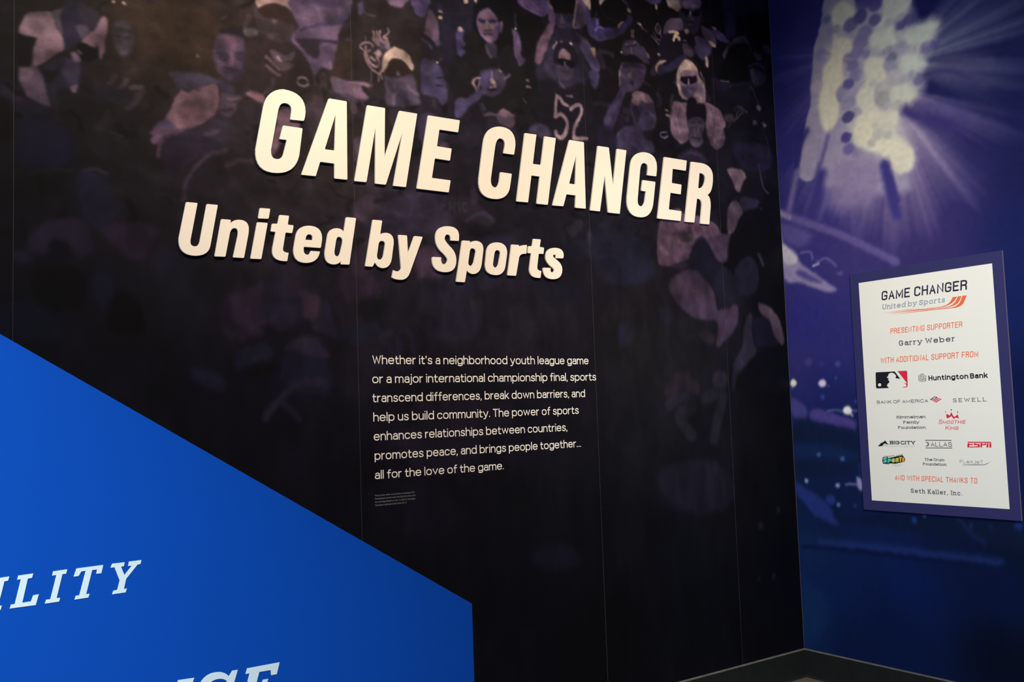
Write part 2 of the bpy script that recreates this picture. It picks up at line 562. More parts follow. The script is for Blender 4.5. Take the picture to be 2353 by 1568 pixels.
Z1, Z2, Z3, Z4 = (4.525, 560, 180), (3.9217, 1060, 260), (5.115, 390, 450), (4.706, 820, 480)
TH = 0.0075
BIG = [
 ('G', 'first letter of the top line on the mural', Z1, [[(638,400),(643,350),(645,150,1),(410,113),(245,115,1),(205,290),(124,735),(108,985,1),(355,985),(540,985,1),(578,800),(613,520),(410,490),(373,632),(450,640),(415,780),(400,840,1),(350,840),(277,840,1),(285,740),(360,330),(375,257,1),(425,257),(505,262,1),(497,345),(485,428),(627,443)]]),
 ('A', 'second letter of the top line, after the first G', Z1, [[(885,208),(1072,240),(1078,1055),(945,1042),(945,887),(795,868),(750,1018),(600,1003)],[(955,380),(843,738),(945,751)]]),
 ('M', 'third letter of the top line', Z1, [[(1283,279),(1470,309),(1465,822),(1618,337),(1805,368),(1687,1132),(1555,1118),(1650,565),(1478,1107),(1367,1095),(1370,515),(1277,1080),(1152,1069)]]),
 ('E', 'last letter of the word GAME', Z1, [[(1918,385),(2248,437),(2230,562),(2035,533),(2010,707),(2163,731),(2145,857),(1988,833),(1957,1036),(2152,1062),(2132,1187),(1800,1147)]]),
 ('C', 'first letter of the word CHANGER', Z2, [[(476,375),(488,290),(492,130,1),(340,121),(215,122,1),(197,270),(158,590),(142,775,1),(320,775),(425,770,1),(440,660),(456,547),(352,532),(343,610),(332,670,1),(305,670),(262,665,1),(267,590),(306,300),(318,228,1),(352,228),(398,235,1),(392,300),(380,362)]]),
 ('H', 'second letter of the word CHANGER', Z2, [[(572,179),(677,194),(645,458),(718,467),(749,209),(852,225),(780,827),(680,817),(708,572),(632,562),(602,805),(498,796)]]),
 ('A', 'standing between H and N in the top line', Z2, [[(975,241),(1105,262),(1122,862),(1027,853),(1032,742),(948,732),(920,840),(822,832)],[(1035,380),(972,635),(1027,643)]]),
 ('N', 'fourth letter of the word CHANGER', Z2, [[(1230,295),(1330,310),(1368,658),(1402,322),(1488,335),(1428,908),(1324,897),(1293,560),(1250,886),(1162,877)]]),
 ('G', 'between N and E in the word CHANGER', Z2, [[(1757,570),(1763,510),(1772,360,1),(1640,352),(1535,355,1),(1522,480),(1494,760),(1482,940,1),(1625,940),(1722,938,1),(1733,790),(1750,620),(1634,603),(1622,700),(1665,706),(1655,790),(1645,840,1),(1620,840),(1585,838,1),(1590,770),(1612,510),(1618,450,1),(1648,450),(1686,457,1),(1681,510),(1676,560)]]),
 ('E', 'second last letter of the word CHANGER', Z2, [[(1828,395),(2032,428),(2024,520),(1905,502),(1897,630),(1985,645),(1978,733),(1885,718),(1870,868),(1985,885),(1977,973),(1769,950)]]),
 ('R', 'rightmost letter of the top line', Z2, [[(2070,438),(2160,450),(2272,470,1),(2268,590),(2265,715,1),(2218,738),(2250,755,1),(2247,850),(2235,1004),(2155,997),(2167,850),(2175,775,1),(2125,770),(2100,987),(2015,980)],[(2147,540),(2202,545,1),(2197,600),(2188,680,1),(2135,678)]]),
 ('U', 'leftmost letter of the lower line', Z3, [[(193,73),(328,85),(245,520),(235,595,1),(298,595),(345,593,1),(355,530),(435,96),(566,108),(478,590),(455,705,1),(300,706),(92,697,1),(108,495)]]),
 ('n', 'second letter of the lower line', Z3, [[(605,274),(720,283),(712,325),(750,280,1),(820,282),(935,290,1),(930,400),(926,450),(873,732),(745,725),(800,470),(815,385,1),(765,380),(722,380,1),(708,440),(655,717),(528,713)]]),
 ('i', 'with a square dot, between n and t of United', Z3, [[(1060,143),(1182,153),(1163,270),(1040,265)],[(1028,310),(1152,320),(1077,745),(950,740)]]),
 ('t', 'its crossed stem between i and e of United', Z3, [[(1290,225),(1403,235),(1388,340),(1457,348),(1440,440),(1362,432),(1332,620),(1325,668,1),(1397,670),(1382,770),(1180,775,1),(1210,610),(1247,424),(1188,420),(1203,327),(1270,330)]]),
 ('e', 'between t and d in the lower line', Z3, [[(1777,613),(1790,520),(1802,355,1),(1630,352),(1500,355,1),(1480,480),(1457,620),(1442,790,1),(1610,790),(1745,785,1),(1766,655),(1658,648),(1650,692,1),(1620,693),(1563,690,1),(1577,600)],[(1595,517),(1605,452,1),(1640,452),(1692,455,1),(1677,523)]]),
 ('d', 'last letter of the word United', Z3, [[(2073,251),(2191,262),(2112,810),(2008,806),(2013,770),(1980,808,1),(1925,808),(1812,800,1),(1824,660),(1852,480),(1870,380,1),(1965,382),(2020,385,1),(2047,425)],[(1985,483),(2042,485,1),(2030,560),(2007,660),(1995,713,1),(1968,713),(1930,708,1),(1938,640),(1955,530),(1965,483,1)]]),
 ('b', 'first letter of the word by', Z4, [[(173,118),(275,127),(253,275),(285,258,1),(320,260),(407,270,1),(398,380),(378,540),(360,640,1),(285,642),(225,640,1),(195,580),(170,627),(92,622)],[(272,347),(313,350,1),(305,400),(288,505),(280,550,1),(245,550),(212,545,1),(220,490),(235,385),(242,347,1)]]),
 ('y', 'with a hooked tail, in the word by', Z4, [[(448,282),(543,288),(553,485),(622,294),(713,303),(575,690),(545,768,1),(480,768),(410,768,1),(380,742),(395,663),(415,677,1),(440,677),(468,675,1),(480,645)]]),
 ('S', 'starting the word Sports in the lower line', Z4, [[(1103,348),(1105,300),(1110,190,1),(975,188),(848,190,1),(850,320),(852,400,1),(905,455),(988,530,1),(980,560),(972,600,1),(940,600),(907,597,1),(912,525),(816,520),(800,685,1),(960,686),(1075,685,1),(1076,560),(1076,470,1),(1010,410),(945,340,1),(950,320),(955,278,1),(980,278),(1018,280,1),(1014,343)]]),
 ('p', 'its stem dropping lowest, in the word Sports', Z4, [[(1140,342),(1225,348),(1222,370),(1250,345,1),(1290,347),(1374,355,1),(1368,450),(1350,600),(1335,705,1),(1255,706),(1210,700,1),(1190,665),(1168,795),(1075,790)],[(1245,427),(1293,430,1),(1285,480),(1265,580),(1250,618,1),(1230,618),(1198,612,1),(1208,560),(1220,470),(1228,427,1)]]),
 ('o', 'round, in the middle of the word Sports', Z4, [[(1515,363),(1632,368,1),(1625,490),(1607,620),(1590,718,1),(1505,718),(1375,712,1),(1389,590),(1402,460),(1420,362,1)],[(1518,447),(1560,450,1),(1549,510),(1532,600),(1518,637,1),(1500,637),(1465,630,1),(1475,575),(1487,490),(1495,447,1)]]),
 ('r', 'narrow, between o and t in the word Sports', Z4, [[(1673,386),(1755,392),(1752,412),(1780,388,1),(1840,393),(1833,487),(1765,480,1),(1755,530),(1722,725),(1630,720)]]),
 ('t', 'crossed, before the last s of Sports', Z4, [[(1908,324),(1990,332),(1977,412),(2025,420),(2018,490),(1967,485),(1952,620),(1945,670,1),(1995,672),(1987,748),(1862,755,1),(1867,650),(1887,482),(1848,480),(1853,404),(1897,405)]]),
 ('s', 'last letter of the lower line', Z4, [[(2233,537),(2237,505),(2237,422,1),(2135,422),(2040,425,1),(2042,530),(2042,570,1),(2090,615),(2135,650,1),(2134,665),(2130,690,1),(2110,688),(2090,685,1),(2097,640),(2015,637),(2005,762,1),(2125,762),(2220,760,1),(2222,660),(2222,600,1),(2165,555),(2120,520,1),(2122,510),(2124,495,1),(2140,495),(2157,498,1),(2152,533)]]),
]
for ch, where, (z, ox, oy), loops in BIG:
    top = z in (4.525, 3.9217)
    cap = ch.isupper()
    LL = [trace(l, z, ox, oy, TH + 0.002) for l in loops]
    nm = 'raised_letter'
    if ch == 'i':
        o = empty(nm, PL.p3(LL[1][0][0], min(p[1] for p in LL[1]), 0.002))
        solid('letter_dot', PL, [LL[0]], 0.002, TH, M['letter'], o)
        solid('letter_stem', PL, [LL[1]], 0.002, TH, M['letter'], o)
    else:
        o = solid(nm, PL, LL, 0.002, TH, M['letter'])
    tag(o, f"raised cream {'capital' if cap else 'small'} letter {ch}, {where}", 'letter',
        'raised letters of the top line' if top else 'raised letters of the lower line')

# ------------------------------------------------------------------ text printed on the mural
PARA = [
 ("Whether it's a neighborhood youth league game", (856, 836.5), (1352.5, 838.3)),
 ("or a major international championship final, sports", (855.5, 880), (1370, 875.9)),
 ("transcend differences, break down barriers, and", (856, 924.2), (1344.5, 913.7)),
 ("help us build community. The power of sports", (858, 968.3), (1330, 952.2)),
 ("enhances relationships between countries,", (859, 1012.5), (1304, 991.3)),
 ("promotes peace, and brings people together...", (861, 1057), (1335, 1028.3)),
 ("all for the love of the game.", (861.5, 1102), (1158, 1079.1)),
]
for s, a, b in PARA:
    text_line('lettering', PL, s, a, b, 18.8, 0.0009, M['vinyl_white'], wl, weight=12.2, gap=11.5, space=33, r=46)
CAPT = [
 ("Fans cheer after a touchdown during an NFL", (861.5, 1141.5), (953.5, 1133)),
 ("football game between the Detroit Lions and", (861.5, 1149), (954.5, 1140)),
 ("the Chicago Bears on Oct. 3, 2021, in Chicago.", (861.5, 1156.5), (955, 1147.5)),
 ("The Bears defeated the Lions 24-14.", (861.8, 1163.6), (935, 1157)),
]
for s, a, b in CAPT:
    text_line('caption_lettering', PL, s, a, b, 3.6, 0.0009, M['vinyl_grey'], wl, weight=13, gap=11, space=33, r=46)

# ------------------------------------------------------------------ blue partition in front
bp = empty('partition_panel', (float(_B0[0]), float(_B0[1]), 0))
SL = (1.645 - 1.028) / -1.149


def top_z(s):
    return 1.028 + SL * s


solid('panel_board', PB, [[(-1.62, 0.0), (0.0, 0.0), (0.0, top_z(0)), (-1.62, top_z(-1.62))]], -0.045, 0.045, [M['blue']], bp)
Z6 = (3.3614, 0, 1240)
WORDS = [
 [(-36,303),(72,287),(62,320),(34,325),(-14,515),(14,512),(5,545),(-105,561),(-95,530),(-62,525),(-14,332),(-46,335)],
 [(143,280),(257,264),(247,298),(215,303),(172,490),(240,480),(258,432),(300,425),(276,508),(76,535),(86,505),(115,500),(163,308),(134,312)],
 [(412,247),(520,232),(510,266),(482,270),(437,455),(465,452),(457,481),(348,497),(357,467),(390,463),(437,276),(404,280)],
 [(592,225),(798,198),(783,262),(745,266),(750,233),(712,238),(665,425),(692,420),(683,450),(577,466),(587,436),(614,432),(663,243),(628,248),(607,284),(570,288)],
 [(868,188),(963,177),(957,207),(935,212),(962,277),(1020,204),(990,206),(997,172),(1092,160),(1086,190),(1062,196),(975,305),(957,384),(980,380),(970,410),(867,425),(877,396),(907,391),(925,318),(885,216),(855,220)],
 [(1376,1088),(1500,1070),(1488,1108),(1460,1113),(1405,1325),(1435,1320),(1425,1355),(1300,1375),(1308,1342),(1345,1337),(1398,1122),(1366,1126)],
 [(1837,1008),(1800,1135),(1762,1142),(1765,1075,1),(1700,1078),(1600,1080,1),(1570,1220),(1560,1315,1),(1640,1312),(1710,1305,1),(1745,1245),(1775,1262),(1715,1365,1),(1620,1365),(1475,1360,1),(1510,1210),(1550,1027,1),(1690,1025),(1740,1025,1),(1768,1060),(1795,1015)],
 [(1910,997),(2160,950),(2138,1042),(2095,1050),(2092,1010),(2003,1025),(1978,1120),(2020,1113),(2032,1085),(2072,1078),(2040,1195),(2002,1202),(2005,1165),(1965,1172),(1937,1265),(2040,1248),(2070,1190),(2108,1183),(2075,1280),(1822,1322),(1830,1290),(1862,1283),(1930,1036),(1898,1040)],
]
for wd in WORDS:
    lp = [PB.at(x / 3.3614, y / 3.3614 + 1240, 0.0006) for x, y in quad_path(wd, 8, True)]
    solid('printed_letter', PB, [lp], 0.0001, 0.0006, M['ice'], bp)
tag(bp, 'royal blue freestanding partition with sloping top and white slanted slab lettering', 'partition')

# ------------------------------------------------------------------ sponsor sign on the stadium wall
def rect_from(tl, tr, br, bl, off):
    a, b, c, d = [PR.at(*p, off) for p in (tl, tr, br, bl)]
    return ((a[0] + d[0]) / 2, (b[0] + c[0]) / 2, (c[1] + d[1]) / 2, (a[1] + b[1]) / 2)


ST = 0.010
bs0, bs1, bz0, bz1 = rect_from((1952.6, 627.9), (2303.5, 578.4), (2346.0, 1198.9), (1984.2, 1170.5), ST)
ss0, ss1, sz0, sz1 = rect_from((1972.6, 649.6), (2280.4, 606.8), (2319.5, 1171), (2004.2, 1150), ST)
sg = empty('sponsor_sign', PR.p3((bs0 + bs1) / 2, bz0, 0))
board = solid('backing_board', PR, [[(bs0, bz0), (bs1, bz0), (bs1, bz1), (bs0, bz1)]], 0.0, ST, [M['navy_board'], M['edge']], sg)
for p in board.data.polygons:
    if abs(p.normal.x) < 0.5:
        p.material_index = 1
solid('paper_sheet', PR, [[(ss0, sz0), (ss1, sz0), (ss1, sz1), (ss0, sz1)]], ST, 0.0008, M['sheet'], sg)
IO = ST + 0.0012
A6, A7 = (4.751, 1940, 570), (4.751, 1940, 880)


def sp(fr, x, y):
    z, ox, oy = fr
    return (x / z + ox, y / z + oy)


def sline(name, s, fr, bl, br, cap, material, off=IO, parent=None, **k):
    return text_line(name, PR, s, sp(fr, *bl), sp(fr, *br), cap / fr[0], off, material, parent or sg, **k)


def spoly(fr, pts, off=IO, n=6):
    return [PR.at(*sp(fr, x, y), off) for x, y in quad_path(pts, n, True)]


def sdecal(name, fr, loops, material, off=IO, parent=None):
    return decal(name, PR, [fill([spoly(fr, l, off)]) for l in loops], off, material, parent or sg)


def sdecal_h(name, fr, loops, material, off=IO, parent=None):
    """one shape with holes"""
    return decal(name, PR, [fill([spoly(fr, l, off) for l in loops])], off, material, parent or sg)


def slines(name, fr, strokes, w_, material, off=IO, parent=None):
    """thin printed strokes, width in metres"""
    qs = []
    for s in strokes:
        P = [PR.at(*sp(fr, x, y), off) for x, y in quad_path(s, 5, False)]
        qs += ribbon(P, w_ / 2, 0)
    return decal(name, PR, [union([[tuple(p) for p in q] for q in qs])], off, material, parent or sg)


BEBAS = dict(r=20, gap=15, space=34, shear=0.10)
SLAB = dict(serif=True, r=46, gap=30, space=46, weight=16)
sline('title_lettering', 'GAME CHANGER', A6, (406, 570), (1340, 462), 106, M['ink_navy'], weight=15.5, **BEBAS)
sline('subtitle_lettering', 'United by Sports', A6, (415, 671), (1098, 596), 56, M['ink_grey'], serif=True, r=46, gap=24, space=30, weight=17, shear=0.16)
sdecal('swoosh_stripe', A6, [
    [(1185,537),(1232,531),(1205,575),(1165,620,1),(1090,641),(860,657),(418,712),(700,672),(1050,640),(1130,632,1),(1165,575)],
    [(1240,530),(1282,525),(1250,590),(1215,632,1),(1130,648),(900,672),(455,719),(800,672),(1100,646),(1175,640,1),(1215,585)],
    [(1290,524),(1338,517),(1300,605),(1262,655,1),(1160,659),(950,680),(500,731),(900,678),(1120,656),(1220,655,1),(1262,595)]], M['ink_orange'])
sline('heading_lettering', 'PRESENTING SUPPORTER', A6, (503, 938), (1287, 867), 62, M['ink_orange'], weight=12.5, **BEBAS)
sline('name_lettering', 'Garry Weber', A6, (598, 1068), (1208, 1020), 58, M['ink_slate'], **SLAB)
sline('heading_lettering', 'WITH ADDITIONAL SUPPORT FROM', A6, (397, 1259), (1463, 1192), 64, M['ink_orange'], weight=12.5, **BEBAS)
# baseball league mark
lg = sdecal('league_logo', A6, [[(355,1358),(550,1349),(612,1432),(580,1424),(560,1425),(565,1395),(545,1362,1),(515,1363),(480,1367,1),(478,1400),(462,1415),(488,1425),(475,1440),(490,1450),(492,1470),(470,1485,1),(466,1505),(488,1530),(360,1535),(345,1530,1),(346,1515),(342,1375),(343,1358,1)]], M['ink_black'])
sdecal('logo_ball', A6, [[(403,1496),(403,1513,1),(386,1513),(369,1513,1),(369,1496),(369,1479,1),(386,1479),(403,1479,1)]], M['sheet'], IO + 0.0004, lg)
sdecal('logo_stripe', A6, [[(580,1346),(672,1341),(686,1341,1),(687,1356),(692,1490),(675,1465),(600,1368)],
                           [(655,1473),(690,1482),(700,1515,1),(675,1524),(637,1524),(640,1519),(668,1517),(690,1505,1),(672,1490)]], M['ink_red'], IO, lg)
# hive emblem and bank name
hv = slines('hive_logo', A6, [[(810,1390),(812,1450)], [(822,1382),(824,1462)], [(834,1378),(835,1425),(850,1432),(852,1466)], [(847,1374),(848,1410),(868,1420),(868,1404),(882,1398)],
    [(835,1437),(838,1464)], [(848,1374),(862,1380),(863,1402)], [(846,1440),(880,1425),(880,1462)], [(866,1440),(868,1464)], [(874,1382),(876,1392)], [(890,1392),(892,1456)]], 0.0022, M['ink_black'])
sline('bank_lettering', 'Huntington Bank', A6, (921, 1448), (1567, 1421), 57, M['ink_black'], weight=21, gap=13, space=22, r=20, xs=0.8)
# bank with flag emblem
sline('bank_lettering', 'BANK OF AMERICA', A7, (357, 229), (916, 216), 36, M['ink_navy'], weight=13, gap=26, space=36, r=46)
fb = sdecal('flag_logo', A7, [[(990,213),(1052,172),(1064,176),(1004,216)], [(972,205),(1030,165),(1043,168),(985,209)], [(960,195),(1005,158),(1022,160),(972,198)]], M['ink_red'])
sdecal('flag_stripe', A7, [[(932,183),(985,149),(1000,147),(944,186)], [(944,190),(972,170),(980,172),(954,192)], [(990,160),(1003,152),(1016,155),(1000,164)]], M['ink_slate'], IO, fb)
sline('sponsor_lettering', 'SEWELL', A7, (1188, 212), (1553, 204), 42, M['ink_black'], serif=True, weight=13, gap=58, r=28)
sline('sponsor_lettering', 'Kimmelman', A7, (573, 388), (887, 388), 30, M['ink_slate'], serif=True, weight=19, gap=20)
sline('sponsor_lettering', 'Family', A7, (646, 445), (818, 446), 30, M['ink_slate'], serif=True, weight=19, gap=22)
sline('sponsor_lettering', 'Foundation', A7, (590, 502), (887, 504), 30, M['ink_slate'], serif=True, weight=19, gap=18)
# crown logo
cr = sdecal('crown_logo', A7, [[(1112,340),(1145,352),(1150,365),(1168,318),(1190,365),(1205,372),(1240,345),(1243,365),(1255,388),(1215,380),(1195,395),(1168,362),(1150,380),(1118,388)],
    [(1111,315),(1111,325,1),(1104,325),(1101,325,1),(1102,315),(1103,309,1),(1106,309),(1111,309,1)], [(1174,295),(1174,304,1),(1167,304),(1160,304,1),(1160,295),(1160,287,1),(1167,287),(1174,287,1)],
    [(1244,320),(1244,329,1),(1237,329),(1231,329,1),(1231,320),(1231,311,1),(1237,311),(1244,311,1)]], M['ink_red'])
sline('crown_lettering', 'Smoothie', A7, (1028, 447), (1322, 450), 48, M['ink_red'], parent=cr, weight=12, gap=16, r=46, xs=1.05, shear=0.22, smallcaps=0.78)
sline('crown_lettering', 'King', A7, (1103, 513), (1243, 514), 46, M['ink_red'], parent=cr, weight=13, gap=16, r=46, shear=0.22, smallcaps=0.78)
# mountain mark
mt_ = sdecal('mountain_logo', A7, [[(366,693),(405,655),(420,652),(447,630),(465,655),(490,678),(440,662),(410,693)]], M['ink_black'])
slines('mountain_hatching', A7, [[(420,690),(445,668)], [(432,692),(455,672)], [(445,693),(465,676)], [(458,693),(475,682)], [(466,694),(620,694)], [(630,695),(770,695)]], 0.0011, M['ink_grey'], IO, mt_)
sline('sponsor_lettering', 'BIG CITY', A7, (499, 672), (775, 675), 38, M['ink_black'], serif=True, weight=22, gap=18, space=22, r=28)
# city mark between rules
dl = slines('city_logo', A7, [[(882,628),(1170,630)], [(888,712),(1180,713)], [(890,649),(898,649),(922,650,1),(922,672),(922,692,1),(898,692),(888,692)], [(912,660),(912,685)]], 0.0030, M['ink_black'])
sline('city_lettering', 'ALLAS', A7, (945, 697), (1177, 698), 50, M['ink_black'], parent=dl, weight=11, gap=20, r=28)
# sports network mark
sdecal('network_logo', A7, [
    [(1348,644),(1603,645),(1603,657),(1347,656)],
    [(1346,661),(1366,661),(1366,669),(1405,669),(1404,681),(1364,681),(1364,697),(1410,697),(1410,708),(1343,706)],
    [(1415,661),(1436,661),(1436,668),(1480,669),(1477,706),(1413,706),(1414,695),(1456,695),(1457,681),(1414,680)],
    [(1488,661),(1508,661),(1508,670),(1532,670),(1533,661),(1550,661),(1549,681),(1506,681),(1503,707),(1485,706)],
    [(1556,661),(1576,661),(1572,707),(1552,707)], [(1585,661),(1606,661),(1605,708),(1583,708)]], M['ink_red'])
# colourful sports mark
sc = sdecal('bubble_logo', A7, [[(418,822),(435,800),(470,800),(480,822),(520,815),(560,805),(600,800),(640,795),(665,830),(660,862),(600,875),(560,885),(500,880),(480,892),(460,885),(425,885),(415,862)],
                                [(480,800),(545,790),(550,797),(487,810)], [(565,795),(625,783),(635,780),(633,795),(570,806)]], M['ink_black'])
sdecal('bubble_letter', A7, [[(424,825),(440,812),(466,812),(470,828),(448,835),(466,845),(464,865),(440,876),(422,868),(424,855),(442,855),(428,843)],
                             [(474,830),(500,826),(515,845),(500,862),(486,862),(484,884),(472,880)]], M['ink_teal'], IO + 0.0004, sc)
sdecal('bubble_letter', A7, [[(518,832),(540,822),(556,840),(550,866),(530,872),(514,858)],
                             [(560,824),(590,818),(598,838),(590,850),(598,866),(582,866),(574,852),(572,872),(560,870)]], M['ink_lime'], IO + 0.0004, sc)
sdecal('bubble_letter', A7, [[(598,812),(634,808),(632,820),(622,824),(620,862),(606,864),(606,824),(598,826)],
                             [(632,826),(648,812),(660,830),(648,836),(658,846),(654,860),(634,864),(626,856),(640,850),(630,842)]], M['ink_amber'], IO + 0.0004, sc)
sdecal('bubble_banner', A7, [[(486,802),(542,792),(543,796),(489,806)], [(570,798),(628,787),(628,792),(572,803)], [(424,806),(466,802),(466,806),(424,811)]], M['sheet'], IO + 0.0004, sc)
slines('bubble_tagline', A7, [[(512,898),(632,900)], [(545,910),(602,912)]], 0.0010, M['ink_grey'], IO, sc)
sline('sponsor_lettering', 'The Crum', A7, (878, 853), (1092, 856), 29, M['ink_slate'], serif=True, weight=19, gap=18)
sline('sponsor_lettering', 'Foundation', A7, (862, 903), (1114, 906), 29, M['ink_slate'], serif=True, weight=19, gap=18)
jt = sdecal('jet_logo', A7, [[(1290,898),(1520,899),(1560,898,1),(1595,850),(1575,878),(1560,888),(1555,878),(1545,890),(1520,894),(1400,893),(1290,895)]], M['ink_black'])
sline('jet_lettering', 'FLeXJeT', A7, (1263, 880), (1519, 884), 36, M['ink_slate'], parent=jt, weight=9, gap=24, r=28)
sline('heading_lettering', 'AND WITH SPECIAL THANKS TO', A7, (552, 1061), (1452, 1103), 58, M['ink_orange'], weight=12.5, **BEBAS)
sline('name_lettering', 'Seth Kaller, Inc.', A7, (728, 1202), (1292, 1233), 48, M['ink_slate'], **SLAB)
tag(sg, 'white sponsor sign on a navy backing board hung on the blue stadium wall', 'sign')
def gridmesh(name, pl, ss, zs, ink, material, parent):
    """flat sheet with a colour per vertex; ss x zs grid, ink[len(zs), len(ss), 3] linear"""
    ns, nz = len(ss), len(zs)
    S, Zz = np.meshgrid(ss, zs)
    P = pl.o[None, None, :] + S[..., None] * pl.e[None, None, :]
    P = P.copy(); P[..., 2] = Zz
    idx = np.arange(ns * nz).reshape(nz, ns)
    a, b, c, d = idx[:-1, :-1], idx[:-1, 1:], idx[1:, 1:], idx[1:, :-1]
    flip = np.cross(pl.e, (0, 0, 1)) @ pl.out < 0
    q = np.stack([d, c, b, a] if flip else [a, b, c, d], -1).reshape(-1, 4)
    me = bpy.data.meshes.new(name)
    me.vertices.add(ns * nz); me.vertices.foreach_set('co', P.reshape(-1).astype(np.float32))
    me.loops.add(q.size); me.loops.foreach_set('vertex_index', q.reshape(-1).astype(np.int32))
    me.polygons.add(len(q)); me.polygons.foreach_set('loop_start', np.arange(0, q.size, 4, dtype=np.int32))
    me.update(calc_edges=True)
    at = me.color_attributes.new('ink', 'FLOAT_COLOR', 'POINT')
    col = np.ones((ns * nz, 4), np.float32); col[:, :3] = ink.reshape(-1, 3)
    at.data.foreach_set('color', col.reshape(-1))
    me.materials.append(material)
    o = bpy.data.objects.new(name, me); C.objects.link(o)
    o.parent = parent
    return o

# ------------------------------------------------------------------ painting the two printed murals


def hexc(h):
    h = h.lstrip('#')
    return np.array([int(h[i:i + 2], 16) for i in (0, 2, 4)]) / 255.0


def lin(v):
    return np.where(v <= 0.04045, v / 12.92, ((np.maximum(v, 0) + 0.055) / 1.055) ** 2.4)


def catmull(P, closed, n=5):
    P = [np.array(p, float) for p in P]; L = len(P); out = []
    for i in range(L if closed else L - 1):
        p0 = P[i - 1] if (closed or i) else P[0]
        p1, p2 = P[i], P[(i + 1) % L]
        p3 = P[(i + 2) % L] if (closed or i + 2 < L) else P[-1]
        for k in range(n):
            t = k / n
            out.append(0.5 * (2 * p1 + (p2 - p0) * t + (2 * p0 - 5 * p1 + 4 * p2 - p3) * t * t + (3 * p1 - p0 - 3 * p2 + p3) * t ** 3))
    if not closed:
        out.append(P[-1])
    return out


